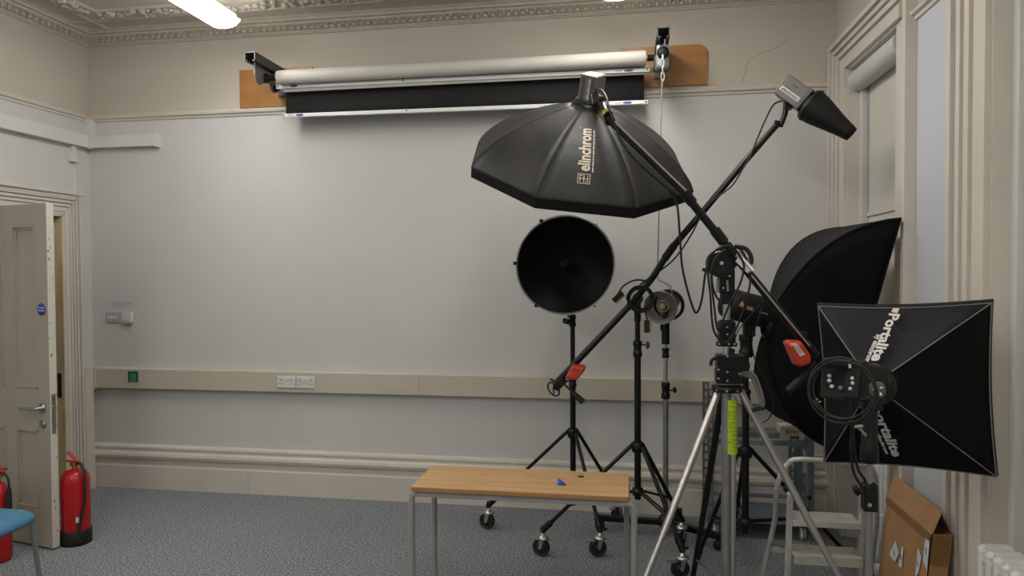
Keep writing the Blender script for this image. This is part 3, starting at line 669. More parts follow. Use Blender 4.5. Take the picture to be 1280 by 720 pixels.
# snoot head
sd = (at(1048, 161, YBm) - at(996, 117, YBm)).normalized()
sd = (sd + V((0, -.25, 0))).normalized()
s0 = at(979, 108, YBm); ux_, uy_, _ = frame(sd)
hs = thing('flash_head', 'grey box flash head at the high end of the boom, with the snoot', 'flash head', s0)
c1 = at(992, 116.5, YBm)
mb = MB().box(c1 - sd*.0, (.125, .115, .150), 0, (ux_, uy_, sd)); mb.build('housing', 'headgrey', hs, bevel=.006)
MB().box(c1 + sd*.079, (.132, .122, .012), 0, (ux_, uy_, sd)).build('front_flange', 'headgrey2', hs, bevel=.003)
# printed side label, on the side facing the camera
side = min((ux_, -ux_, uy_, -uy_), key=lambda n: -n.dot((O-c1).normalized())); other = sd.cross(side)
hw_ = .125/2 if abs(side.dot(ux_)) > .9 else .115/2
tx = sd; ty = side.cross(tx)
mb = MB().box(c1 + side*(hw_+.0008) - ty*.018, (.12, .024, .001), 0, (tx, ty, side)); put_text(mb, 'elinchrom', c1 + side*(hw_+.0012) - tx*.052 - ty*.025, tx, ty, .02, 1, .0004, .10); mb.build('side_label', ['ink_white', 'headgrey2'], hs)
MB().box(c1 + side*(hw_+.001) + ty*.025, (.03, .006, .002), 0, (tx, ty, side)).build('vent', 'headgrey2', hs)
jn = at(985, 137, YBm)
MB().tube([at(984, 128, YBm), at(981, 143, YBm), at(977, 154, YBm)], .014, 0, 12).tube([at(968, 154, YBm), at(979, 155.5, YBm)], .017, 0, 12).ball(at(977, 155, YBm-.02), .012, 0, 10).box(at(985, 131, YBm), (.04, .05, .05), 0).build('mount', 'black', hs)
sn = thing('snoot', 'black conical snoot fixed to the grey flash head on the boom', 'snoot', c1 + sd*.09)
L_ = (at(1048, 161, YBm)-at(996, 117, YBm)).length
ca = c1 + sd*.086
MB().lathe(ca, sd, [(.030, 0), (.060, .0), (.082, .012), (.088, .028), (.084, .05), (.080, .08), (.066, .14), (.052, .20), (.041, .26), (.037, .285), (.034, .285), (.036, .26)], n=40).build('cone', 'black_m', sn)
MB().torus(ca + sd*.030, sd, .088, .003, 0, 40, 6).torus(ca + sd*.262, sd, .0425, .002, 0, 32, 6).build('rim_ring', 'black', sn)
tag(MB().tube(spline([at(978, 126, YBm), at(968, 130, YBm), at(960, 143, YBm-.02), at(948, 170, YBm-.02), at(938, 195, YBm-.02), at(928, 212, YBm-.03), at(915, 232, YBm-.03), at(895, 248, YBm-.03), at(880, 263, YBm-.02), at(866, 290, YBm-.03), at(850, 315, YBm-.03), at(835, 331, YBm-.03), at(815, 345, YBm-.03), at(800, 356, YBm-.03)]), .0045, 0, 7).build('power_cable', 'cable'), 'black cable running along the boom down from the snoot flash head', 'cable')

# ------------------------------------------------------------------ stand C: chrome pole with bare reflector head
hub = onz(830, 656, .06); hubY = hub.y
cxp, cyp = at(832, 480, hubY).x, hubY
scn = thing('roller_stand', 'grey metal pole stand on low black roller base, right behind the boom stand', 'light stand', (cxp, cyp, 0))
MB().cyl((cxp, cyp, .05), (cxp, cyp, .86), .0165).build('pole', 'alu_dull', scn)
MB().cyl((cxp, cyp, .80), (cxp, cyp, 1.28), .0125).build('pole', 'chrome', scn)
clampm(scn, (cxp, cyp, at(832, 488, cyp).z), .027, .10, (1, -.2, .1)); clampm(scn, (cxp, cyp, at(832, 441, cyp).z), .022, .06)
MB().cyl((cxp, cyp, at(832, 430, cyp).z), (cxp, cyp, at(832, 403, cyp).z), .024, 0).box((cxp-.022, cyp, at(832, 406, cyp).z), (.02, .03, .07), 0).build('top_socket', 'black', scn)
for i, e in enumerate((onz(744, 651, .055), onz(905, 677, .055), V((cxp+.10, 4.60, .055)))):
    d = V((e.x-cxp, e.y-cyp, 0)); L = d.length; d.normalize(); l = V((-d.y, d.x, 0)); c0 = V((cxp, cyp, .078)) + d*L/2
    leg = MB().box(c0, (L, .040, .034), 0, (d, l, V((0, 0, 1)))).build('leg', 'black', scn, bevel=.003)
    e_ = V((cxp, cyp, 0)) + d*(L-.03)
    mb = MB()
    for k in (-1, 1): mb.lathe(V((e_.x, e_.y, .030)) + l*k*.006, l*k, [(0, .018), (.020, .018), (.029, .012), (.030, 0)], 0, 16)
    mb.cyl(V((e_.x, e_.y, .03)), V((e_.x, e_.y, .065)), .012, 1, 10); mb.build('castor', ['rubber', 'steel'], leg)
MB().lathe((cxp, cyp, .062), (0, 0, 1), [(.0, 0), (.05, 0), (.05, .035), (.03, .06), (.017, .07)], n=20).build('hub', 'black', scn)
rc = at(828, 383, cyp-.03); rn = ((O - rc).normalized() + V((-.25, 0, -.18))).normalized()
hc = thing('flash_head', 'small flash head with open silver bowl and bare bulb on the grey pole stand', 'flash head', rc)
MB().lathe(rc, rn, [(.098, .045), (.101, .047), (.103, .044), (.088, 0), (.060, -.05), (.055, -.06), (.058, -.065), (.058, -.22), (.045, -.23), (0, -.23)], n=40).build('housing', 'black_m', hc)
MB().lathe(rc, rn, [(.098, .044), (.085, 0), (.055, -.048), (0, -.05)], n=40).build('bowl', 'silver_in', hc)
MB().torus(rc + rn*.045, rn, .100, .0035, 0, 40, 6).build('rim', 'steel', hc)
MB().ball(rc + rn*.0, .022, 0, 14).torus(rc - rn*.01, rn, .034, .004, 0, 24, 6).cyl(rc - rn*.048, rn*0+rc, .014).build('bulb', 'bulb', hc)
MB().cyl((cxp, cyp, at(832, 405, cyp).z), (cxp, cyp, at(832, 384, cyp).z), .016).build('mount', 'black', hc)
coil('coiled_cable', at(836, 381, cyp-.005), (.35, 1, .1), .088, 6, .0042, 'black cable coiled around the small silver bowl head', .07, seed=9)

# ------------------------------------------------------------------ stand E: big chrome wind-up stand with octabox boom
YE = 3.10
ex = at(908, 484, YE).x; ez = lambda y: at(908, y, YE).z
se = thing('wind_up_stand', 'large chrome tripod stand with black winch housing, crank and lime tape', 'boom stand', (ex, YE, 0))
MB().cyl((ex, YE, .19), (ex, YE, ez(486)), .021, n=20).build('column', 'alu_dull', se)
MB().cyl((ex+.027, YE-.012, .25), (ex+.027, YE-.012, ez(495)), .0125).build('guide_tube', 'chrome', se)
MB().cyl((ex+.0, YE, ez(478)), (ex, YE, ez(318)), .0155, n=20).build('riser', 'chrome', se)
tp = MB().cyl((ex+.022, YE-.010, ez(566)), (ex+.022, YE-.010, ez(499)), .0225, 0, 24)
rnd = random.Random(5)
for k in range(13):
    z = ez(500)+(ez(564)-ez(500))*(k+.5)/13; a0_ = rnd.uniform(-.9, -.2); 
    for j in range(2):
        q = [V((ex+.022+.0229*math.sin(a0_+j*.8+t*.35), YE-.010-.0229*math.cos(a0_+j*.8+t*.35), z+rnd.uniform(-.006, .006))) for t in range(3)]
        tp.tube(q, .0009, 1, 5)
tpo = tp.build('marking_tape', ['lime', 'ink_black'], se); tpo['label'] = 'lime yellow tape wrapped on the column'
# plate
MB().lathe((ex+.004, YE, ez(489)), (0, 0, 1), [(0, 0), (.062, 0), (.066, .004), (.066, .022), (.060, .026), (0, .026)], n=28).build('leg_plate', 'black', se)
for k in range(8):
    a_ = -math.pi/2 + (k-3.5)*.33; q = V((ex+.004+.066*math.cos(a_), YE+.066*math.sin(a_), ez(487)+.004)); n_ = V((math.cos(a_), math.sin(a_), 0))
    if k % 2: MB().cyl(q, q+n_*.004, .005, 0, 10).build('bolt', 'chrome', se)
def eleg(top, foot, m_, r_=.0135):
    top, foot = V(top), V(foot); e = (foot-top).normalized()
    leg = MB().tube([top, top.lerp(foot, .52)], r_*1.12, 0, 16).tube([top.lerp(foot, .48), foot + V((0, 0, .02))], r_, 0, 16).build('leg', m_, se)
    q = top.lerp(foot, .52)
    MB().lathe(V((foot.x, foot.y, 0)), (0, 0, 1), [(0, 0), (.022, 0), (.022, .02), (.015, .035), (0, .035)], n=16).build('rubber_foot', 'rubber', leg)
eleg(at(898, 489, YE), onz(757, 852), 'chrome'); eleg(at(926, 489, YE), onz(1116, 852), 'chrome')
eleg(at(903, 492, YE+.02), onz(863, 745), 'black')
# braces low down
zb = .42
for foot in (onz(757, 852), onz(1116, 852), onz(863, 745)):
    top = V((ex, YE, ez(489))); q = top.lerp(V(foot), .80); MB().tube([V((ex, YE, .24)), q], .007, 0, 8).build('brace', 'steel', se)
MB().lathe((ex, YE, .21), (0, 0, 1), [(.021, 0), (.034, 0), (.034, .06), (.021, .06)], n=20).build('lower_collar', 'black', se)
# winch housing
zc0, zc1, zc2 = ez(478), ez(461), ez(443)
wx = at(911, 460, YE).x
mb = MB().box((wx, YE, (zc0+zc1)/2), (.112, .085, zc1-zc0), 0).box((wx+.006, YE-.002, (zc1+zc2)/2+.001), (.118, .088, zc2-zc1), 0)
mb.cyl((wx+.045, YE-.05, (zc1+zc2)/2-.01), (wx+.045, YE+.04, (zc1+zc2)/2-.01), .034, 0, 24); mb.build('winch_housing', 'black', se, bevel=.005)
for (x, y) in ((898, 462), (909, 465), (924, 467), (898, 473), (909, 476), (909, 445)):
    q = at(x, y, YE-.046); MB().cyl(q, q + V((0, -.005, 0)), .0045, 0, 10).build('bolt', 'chrome', se)
MB().tube(spline([at(900, 447, YE-.02), at(893, 448, YE-.03), at(889, 452, YE-.03), at(889, 457, YE-.03)]), [.007]*25, 0, 10).build('cam_lever', 'black_m', se)
cr = MB(); cr.tube(spline([at(930, 468, YE-.05), at(938, 470, YE-.06), at(943, 478, YE-.06), at(950, 496, YE-.06), at(954, 509, YE-.06)]), .0085, 0, 10).tube(spline([at(937, 463, YE-.05), at(945, 472, YE-.055), at(951, 488, YE-.06), at(955, 505, YE-.06)]), .0065, 0, 10)
cr.tube([at(928, 468, YE-.04), at(934, 468, YE-.08)], .014, 0, 14)
crank = cr.build('crank_handle', 'alu_dull', se)
MB().tube([at(940, 513, YE-.06), at(956, 509, YE-.06)], [.008, .010], 0, 12).build('grip', 'black_m', crank)
# mid clamp, upper casting
for (y, r_, h_) in ((415, .040, .095), (372, .030, .05), (352, .036, .10)):
    q = V((ex, YE, ez(y))); mb = MB().box(q, (r_*1.7, r_*1.6, h_), 0).cyl(q - V((0, 0, h_*.55)), q + V((0, 0, h_*.55)), r_*.75, 0, 20); mb.build('clamp', 'black', se, bevel=.006)
for (x, y) in ((909, 409), (909, 418), (899, 430), (911, 430), (918, 430), (904, 360), (912, 345)):
    q = at(x, y, YE-.036); MB().cyl(q + V((0, .004, 0)), q + V((0, -.004, 0)), .0042, 0, 10).build('bolt', 'chrome', se)
MB().box(at(908, 430, YE), (.085, .05, .018), 0).build('clamp', 'black', se, bevel=.006)
MB().tube([at(897, 350, YE-.05), at(896, 366, YE-.05)], .005, 0, 8).tube([at(898, 347, YE-.03), at(897, 351, YE-.05)], .006, 0, 8).build('tee_lever', 'alu_dull', se)
MB().tube([at(909, 350, YE-.05), at(910, 364, YE-.05)], .005, 0, 8).build('tee_lever', 'alu_dull', se)
MB().tube([at(916, 437, YE), at(914, 447, YE-.02)], .010, 0, 8).build('cam_lever', 'black_m', se)
pe = at(901, 329, YE-.03)
MB().cyl(pe + V((0, -.018, 0)), pe + V((0, .03, 0)), .060, 0, 36).cyl(pe + V((0, -.024, 0)), pe + V((0, -.016, 0)), .045, 0, 30).box(at(907, 342, YE), (.05, .05, .06), 0).build('pivot_disc', 'black', se, bevel=.003)
MB().cyl(pe + V((0, -.03, 0)), pe + V((0, -.022, 0)), .008, 0, 12).build('bolt', 'chrome', se)
MB().torus(pe + V((0, -.020, 0)), (0, 1, 0), .050, .003, 0, 30, 6, .2, 2.6).build('scale_arc', 'chrome', se)
MB().tube([at(878, 336.5, YE-.03), at(890, 341, YE-.03)], [.008, .006], 0, 10).build('lock_knob', 'black_m', se)
# chrome clamp grip on boom
MB().tube([at(922, 317, YE-.10), at(941, 338, YE-.11)], [.017, .024], 0, 14).build('clamp_grip', 'chrome', se)
MB().box(at(928.5, 332, YE-.135), (.068, .002, .017), 0, (V(at(937, 341, YE)-at(920, 324, YE)).normalized(), V((0, 1, 0)), V(at(937, 341, YE)-at(920, 324, YE)).normalized().cross(V((0, 1, 0))))).build('grip_label', 'ink_white', se)
# boom arm
e0, e1, e2 = at(767, 157, 2.96), at(858, 246, 3.02), at(1018, 444, YE-.05)
ed = (e2-e1).normalized()
e1b = at(905, 303, 3.055); 
MB().tube([at(760, 146, 2.96), e0, at(857, 244, 3.02)], .0105, 0, 14).tube([at(768, 152, 2.95), at(859, 240, 3.01)], .0055, 1, 10).tube([at(855, 240, 3.02), at(866, 254, 3.03)], .022, 0, 16).build('boom_arm', ['black', 'chrome'], se)
MB().tube([at(858, 245, 3.02), e1b, at(960, 371, 3.055), at(1017, 441, 3.06)], .0172, 0, 18).tube([at(893, 287, 3.052), at(905, 303, 3.052)], .023, 0, 16).build('boom_arm', 'black', se)
MB().tube([at(925, 327, 3.033), at(1012, 433, 3.038)], .004, 0, 6).build('cable_rail', 'chrome', se)
MB().box(at(915, 318, 3.07), (.10, .05, .05), 0, (ed, V((0, 1, 0)), ed.cross(V((0, 1, 0))))).build('boom_clamp', 'black', se, bevel=.005)
cwe = weight(se, [at(x, y, YE-.08) for x, y in [(980, 428), (985, 425), (999, 425.5), (1011, 443), (1011, 453), (998, 458), (992, 455)]], .12, 0).build('counterweight', 'red_w', se, bevel=.005)
cwe['label'] = 'red wedge counterweight with white label'
lb = MB(); a_, b_, c_, d_ = [at(x, y, YE-.145) for x, y in [(989, 429), (996, 429), (1007, 443.5), (1000, 445.5)]]
lb.slab([a_, b_, c_, d_], .0008, 0)
for k in range(3):
    f_ = .25+.25*k; lb.tube([a_.lerp(b_, f_).lerp(d_.lerp(c_, f_), .2)-V((0, .001, 0)), a_.lerp(b_, f_).lerp(d_.lerp(c_, f_), .8)-V((0, .001, 0))], .0006, 1, 4)
lb.build('weight_label', ['ink_white', 'ink_black'], cwe)
MB().tube([at(1005, 430, YE-.02), at(1019, 446, YE-.02)], .024, 0, 14).box(at(1002, 421, YE-.03), (.035, .04, .04), 0).tube([at(985, 489, YE-.08), at(1010, 466, YE-.06)], .017, 0, 14).tube([at(1009, 468, YE-.06), at(1019, 452, YE-.04)], .008, 0, 10).build('end_handle', 'black_m', se)
# ---- octabox
RT = V((math.cos(YAW), math.sin(YAW), 0)); BK = cam_dir(0, 0)*-1; UP = cam_dir(0, 1)-cam_dir(0, 0)
RT = (cam_dir(1, 0)-cam_dir(0, 0)).normalized(); UP.normalize(); BK.normalize()
oc = V((-.2279, 3.5081, 2.148))
def camv(x, y, z): return RT*x + UP*y + BK*z
w0 = V((-.9439, .1846, .274)).normalized(); w2 = V((-.282, -.8821, -.3773)); w2 = (w2 - w0*w2.dot(w0)).normalized()
on = w0.cross(w2).normalized()
if on.dot(UP) < 0: on = -on
RO, LO = .566, .310
ob = thing('octabox', 'large black octagonal softbox lettered elinchrom, hung face down from the boom', 'softbox', oc)
def ov(k): a_ = R(45*k); return w0*math.cos(a_) + w2*math.sin(a_)
def rib(s):   # s 0 rim .. 1 speed ring : (radius, height)
    a_ = s*R(90); rr = max(0, math.cos(a_)); hh = math.sin(a_); e_ = 2/1.42
    return RO*rr**e_, LO*hh**e_
def opt(k, s, t, off=0):
    s_ = s*.83
    r_, h_ = rib(s_)
    sag = math.sin(math.pi*t)*.007*math.sin(math.pi*min(1, s))
    p = ov(k)*(1-t) + ov(k+1)*t
    nrm = (ov(k)+ov(k+1)).normalized()
    return oc + p*r_ + on*h_ - nrm*sag + (nrm*math.cos(s_*R(90)) + on*math.sin(s_*R(90)))*off
for k in range(8):
    MB().grid(lambda s, t: opt(k, s, t), 16, 8).build('fabric_panel', 'octa', ob, solid=.002)
MB().tube([oc + ov(k)*(RO+.001) - on*.0 for k in range(9)], .004, 0, 6).build('rim_seam', 'octa_edge', ob)
mb = MB()
for k in range(8):
    a0_, a1_ = oc + ov(k)*(RO+.002), oc + ov(k+1)*(RO+.002)
    mb.add([a0_, a1_, a1_ - on*.045, a0_ - on*.045, a0_ - on*.045 - ov(k)*.006, a1_ - on*.045 - ov(k+1)*.006, a1_ - ov(k+1)*.006, a0_ - ov(k)*.006], [(0, 1, 2, 3), (3, 2, 5, 4), (4, 5, 6, 7), (7, 6, 1, 0)])
mb.build('edge_lip', 'octa_edge', ob)
MB().add([oc + ov(k)*(RO-.02) - on*.004 for k in range(8)] + [oc + ov(k)*(RO-.02) - on*.006 for k in range(8)], [tuple(range(8)), tuple(range(15, 7, -1))]).build('front_diffuser', 'white_pl', ob)
for k in range(8):
    MB().tube([opt(k, s/14, 0, .0008) for s in range(15)], .0018, 0, 6).build('rib', 'octa', ob)
apx = oc + on*(LO*.965)
MB().lathe(apx - on*.03, on, [(.05, 0), (.082, 0), (.086, .01), (.084, .035), (.072, .045), (.05, .045)], n=32).build('speed_ring', 'black', ob)
MB().torus(apx - on*.02, on, .092, .006, 0, 32, 8).build('cuff', 'octa', ob)
# logo on the panel facing the camera (k = 2..3 side)
kp_ = 2
arc = [(opt(kp_, (s+1)/40, .5)-opt(kp_, s/40, .5)).length for s in range(40)]
cum = [0]
for a_ in arc: cum.append(cum[-1]+a_)
def s_of(d_):
    for i in range(40):
        if cum[i+1] >= d_: return (i + (d_-cum[i])/arc[i])/40
    return 1.0
def onpanel(d_, lat, off=.004):
    s = s_of(max(0, min(cum[-1], d_))); r_, _h = rib(s*.83); chord = 2*r_*math.sin(R(22.5))
    return opt(kp_, s, .5 + lat/chord, off)
# letters run up the panel: text x -> up the arc, text y -> towards the left rib
vs, fs = text_geo('elinchrom', .074, .0022, .0006)
xs = [p.x for p in vs]; K = .245/(max(xs)-min(xs)); S0 = .092
test = onpanel(.2, .05)-onpanel(.2, -.05)
sgn = 1 if test.dot(RT) < 0 else -1    # which way is the viewer's left
LATC = .016
lg = MB()
def fine(vs, fs):  # subdivide long edges is not needed: glyphs are small against the curve
    return vs, fs
lg.add([onpanel(S0+.058+(p.x-min(xs))*K, sgn*(p.y-.020) + sgn*LATC, .003+p.z) for p in vs], fs)
def strip(d0, d1, l0, l1):
    n = max(1, int((d1-d0)/.02)); 
    for i in range(n):
        a0_, a1_ = d0+(d1-d0)*i/n, d0+(d1-d0)*(i+1)/n
        q = [onpanel(a0_, sgn*(l0+LATC), .0035), onpanel(a1_, sgn*(l0+LATC), .0035), onpanel(a1_, sgn*(l1+LATC), .0035), onpanel(a0_, sgn*(l1+LATC), .0035)]
        lg.add(q, [(0, 1, 2, 3)])
rnd = random.Random(2); x = S0+.055
while x < S0+.295:
    l_ = rnd.uniform(.010, .028); strip(x, x+l_, -.037, -.0315); x += l_+.004
# square emblem
b0, b1, c0_, c1_ = S0-.004, S0+.044, -.026, .030
for q in ((b0, b1, c0_, c0_+.003), (b0, b1, c1_-.003, c1_), (b0, b0+.003, c0_, c1_), (b1-.003, b1, c0_, c1_), ((b0+b1)/2-.0015, (b0+b1)/2+.0015, c0_+.006, c1_-.006),
          (b0+.008, b1-.008, .0, .004), (b0+.008, b0+.011, c0_+.008, -.004), (b1-.011, b1-.008, .008, c1_-.008), (b0+.008, b1-.008, c0_+.010, c0_+.013), (b0+.008, b1-.008, c1_-.013, c1_-.010)): strip(*q)
strip(S0+.302, S0+.306, .026, .031)
lg.build('printed_logo', 'ink_cream', ob)
# octabox head
ho = thing('flash_head', 'grey box flash head on top of the octabox', 'flash head', apx)
fr = camv(.80, .1, .60); fr = (fr - on*fr.dot(on)).normalized(); sd_ = on.cross(fr)
hc0 = apx + on*.080
MB().box(hc0, (.088, .098, .128), 0, (fr, sd_, on)).build('housing', 'headgrey', ho, bevel=.003)
mb = MB()
for s_ in (1, -1): mb.box(hc0 + sd_*s_*.0495 , (.066, .003, .11), 0, (fr, sd_, on))
mb.build('side_panel', 'headgrey2', ho, bevel=.001)
lf = sd_ if sd_.dot(RT) < 0 else -sd_
mb = MB().box(hc0 + lf*.0515, (.024, .001, .104), 0, (fr, lf, on)); put_text(mb, 'elinchrom', hc0 + lf*.0522 - on*.048 + (lf.cross(on))*-.008 + on.cross(lf)*.006, on, lf.cross(on), .019, 1, .0006, .096); mb.build('side_label', ['headgrey', 'ink_white'], ho)
MB().lathe(apx + on*.008, on, [(.05, 0), (.070, 0), (.070, .018), (.05, .018)], n=28).build('front_flange', 'black_m', ho)
MB().box(hc0 + on*.0652, (.05, .05, .002), 0, (fr, sd_, on)).build('rear_label', 'label', ho)
MB().box(hc0 + on*.0658 + fr*.026, (.022, .07, .002), 0, (fr, sd_, on)).build('rear_panel', 'ink_cream', ho)
mb = MB().tube([at(745, 118, 3.31), at(751, 126, 3.16), at(760, 146, 2.96)], .016, 0, 14).tube([at(757, 138, 3.08), at(763, 152, 3.02)], .022, 0, 14).ball(at(752, 124, 3.12), .016, 0, 10)
mb.tube([at(739, 120, 3.24), at(741, 131, 3.21)], [.010, .005], 0, 10).build('tilt_bracket', 'black', ho)
MB().tube([at(758, 140, 2.98), at(760, 144, 2.97)], .0225, 0, 14).build('bracket_sleeve', 'gold', ho)
tag(MB().tube(spline([at(744, 111, 3.30), at(752, 113, 3.12), at(758, 122, 2.98), at(761, 135, 2.93), at(768, 155, 2.92), at(776, 175, 2.92), at(790, 195, 2.92), at(808, 213, 2.94), at(828, 230, 2.97), at(845, 243, 2.98)]), .0048, 0, 7).build('power_cable', 'cable'), 'black cable running down along the octabox boom', 'cable')
tag(MB().tube(spline([at(835, 236, 3.0), at(846, 255, 3.0), at(850, 300, 3.0), at(853, 335, 3.0), at(862, 372, 3.0), at(870, 391, 3.0), at(877, 375, 3.0), at(882, 340, 3.0), at(889, 320, 3.0), at(900, 309, 3.0), at(912, 308, 3.0)]), .0048, 0, 7).build('slack_cable', 'cable'), 'black cable hanging in a deep V between octabox boom and chrome stand', 'cable')
# hanging cable loops on stand E
def loop(pts, label, r_=.0045, Y=2.98, nm='looped_cable', grp='cable loops hung on the chrome stand'):
    return tag(MB().tube(spline([at(x, y, Y + (p_[2] if len(p_) > 2 else 0)) for p_ in pts for (x, y) in [p_[:2]]]), r_, 0, 7).build(nm, 'cable'), label, 'cable', grp)
loop([(915, 307), (902, 309), (890, 318), (885, 338), (888, 370), (890, 400), (893, 415), (901, 426), (908, 428), (916, 419), (924, 402), (934, 372), (938, 345), (930, 318), (922, 309)], 'long outer black cable loop hung over the pivot of the chrome stand')
loop([(906, 312, -.02), (893, 324, -.02), (889, 345, -.02), (893, 385, -.02), (897, 412, -.02), (902, 405, -.02), (912, 380, -.02), (925, 355, -.02), (930, 332, -.02), (922, 315, -.02)], 'shorter inner black cable loop hung over the pivot of the chrome stand')
loop([(918, 308, .0), (932, 311, .0), (939, 322, .0), (938, 335, 0)], 'thick black cable bend over the boom clamp of the chrome stand', .009)
loop([(898, 318, -.03), (890, 335, -.03), (891, 358, -.03), (897, 373, -.03), (903, 374, -.03)], 'short black cable bend left of the chrome stand pivot')

# ------------------------------------------------------------------ stand F with tall softbox
fx_, fy_ = at(932, 563, 3.86).x, 3.86
sf = thing('light_stand', 'black stand behind the chrome tripod carrying the tall dark softbox', 'light stand', (fx_, fy_, 0))
MB().cyl((fx_, fy_, .22), (fx_, fy_, .95), .0185).build('pole', 'black', sf)
MB().cyl((fx_, fy_, .90), (fx_, fy_, 1.28), .0155).build('pole', 'black', sf)
F1, F2, F3 = onz(1062, 699), onz(846, 702), V((.62, 3.30, 0))
F3 = V((fx_+.02, 4.40, 0))
tripod(sf, fx_, fy_, .655, [(F1.x, F1.y), (onz(872, 700).x, onz(872, 700).y), (F3.x, F3.y)], r=.012, zs=.28, castors=False, zend=.014)
clampm(sf, (fx_, fy_, at(932, 432, 3.86).z), .036, .12)
clampm(sf, (fx_, fy_, at(932, 495, 3.86).z), .026, .07)
NT = onx(1126, 273, 1.245); NB = onx(1044, 563, 1.05); ev = V((-.07, .66, 0)); FT = NT + ev; FB = NB + ev*.98
ring = at(958, 406, 3.84)
axn = (NT-NB).normalized().cross(ev.normalized()); axn = axn if axn.x < 0 else -axn   # back-pointing
bs = thing('softbox', 'tall dark rectangular softbox leaning towards the window behind the square softbox', 'softbox', ring)
def ribf(C, t):
    v = C-ring; a_ = v.dot(axn); per = v - axn*a_
    P1 = ring + per*.88 + axn*a_*.08; P0 = ring + per.normalized()*.07
    return P0*(1-t)**2 + P1*2*t*(1-t) + C*t*t
corners = [NT, FT, FB, NB]
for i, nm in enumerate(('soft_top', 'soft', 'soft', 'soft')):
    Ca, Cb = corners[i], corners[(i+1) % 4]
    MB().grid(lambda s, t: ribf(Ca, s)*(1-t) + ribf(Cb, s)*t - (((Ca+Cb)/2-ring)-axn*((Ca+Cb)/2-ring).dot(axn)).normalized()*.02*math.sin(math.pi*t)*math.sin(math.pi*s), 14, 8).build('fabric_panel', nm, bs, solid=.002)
    MB().tube([ribf(Ca, s/14) for s in range(15)], .005, 0, 6).build('rib', 'octa_edge', bs)
MB().tube([NT, FT, FB, NB, NT], .005, 0, 6).build('rim_seam', 'octa_edge', bs)
cb4 = sum(corners, V((0, 0, 0)))/4; MB().slab([c.lerp(cb4, .05) + axn*.02 for c in corners], .002).build('front_diffuser', 'white_pl', bs)
MB().lathe(ring - axn*.03, axn, [(.05, 0), (.070, 0), (.070, .035), (.05, .045)], n=28).build('speed_ring', 'black', bs)
# patch on the near panel
pa = [ribf(NB, .33)*.55+ribf(NT, .33)*.45]
hf = thing('flash_head', 'black cylindrical flash head with orange mark behind the chrome stand', 'flash head', ring)
e_ = at(907, 377, 3.70); hd_ = (at(912, 379, 3.74)-at(958, 391, 3.84)).normalized(); h0 = at(960, 392, 3.84)
LH = (at(907, 378, 3.72)-h0).length
MB().lathe(h0, hd_, [(.0, 0), (.078, 0), (.080, .01), (.080, LH*.8), (.074, LH*.97), (.060, LH), (.0, LH)], n=36).build('housing', 'black_m', hf)
mk = MB(); tn = ((O-h0).normalized()); tn = (tn - hd_*tn.dot(hd_)).normalized(); tu = hd_.cross(tn)
if tu.z < 0: tu = -tu
c_ = h0 + hd_*(LH*.80)
def oncyl(a_, b_, r_=.0815): return h0 + hd_*a_ + (tn*math.cos(b_/.08) + tu*math.sin(b_/.08))*r_
mk.add([oncyl(LH*.90, .006), oncyl(LH*.76, .000), oncyl(LH*.83, .032)], [(0, 1, 2)], 0)
mk.add([oncyl(LH*.90, .002), oncyl(LH*.76, -.004), oncyl(LH*.76, -.001), oncyl(LH*.90, .004)], [(0, 1, 2, 3)], 0)
vs, fs = text_geo('500', .024, .0008, .0002); mk.add([oncyl(LH*.72 - p.x*1.1, p.y-.006+.0) for p in vs], fs, 1)
vs, fs = text_geo('elinchrom', .013, .0003, .0002); mk.add([oncyl(LH*.44 - p.x*1.1, p.y-.006) for p in vs], fs, 1)
mk.build('printed_mark', ['orange', 'ink_white'], hf)
MB().tube([V((fx_, fy_, 1.27)), at(938, 400, 3.83)], .022, 0, 14).box(at(936, 412, 3.84), (.06, .06, .07), 0).build('mount', 'black', hf, bevel=.006)
loop([(950, 380, .0), (940, 392), (925, 410), (918, 425), (912, 438)], 'thin black cable dropping left from the cylindrical flash head', .003, 3.66, 'thin_cable', 'thin cables by the tall softbox')
loop([(955, 376, -.02), (948, 400, -.02), (940, 425, -.02), (944, 450, -.02), (958, 480, -.03), (966, 505, -.03), (962, 522, -.03), (950, 529, -.03), (938, 525, -.02)], 'thin black cable curving down the back of the tall softbox', .003, 3.58, 'thin_cable', 'thin cables by the tall softbox')

# ------------------------------------------------------------------ square softbox in front
TL, TR = at(1020, 379, 2.80), at(1243, 374.5, 2.60); BL, BR = at(1028, 579, 2.80), at(1249, 598, 2.60)
GX = V((.0, 0, 0)); hubg = at(1091, 481, 2.40)
gc = (TL+TR+BL+BR)/4; gn = (TR-TL).normalized().cross((TL-BL).normalized()); gn = gn if gn.dot(O-gc) > 0 else -gn   # towards camera
bx_ = thing('softbox', 'square black softbox with grey piping and white lettering in the right foreground', 'softbox', gc)
CN4 = [TL, TR, BR, BL]; r4 = [hubg + (c-hubg).normalized()*.055 for c in CN4]
def edge_in(a, b, t, k=.022): # pinched edge between two corners
    m_ = a.lerp(b, t); c_ = gc - m_; c_ = c_ - (b-a).normalized()*c_.dot((b-a).normalized()); return m_ + c_.normalized()*k*math.sin(math.pi*t)
inset = [c + (gc-c).normalized()*.014 + gn*.02 for c in CN4]
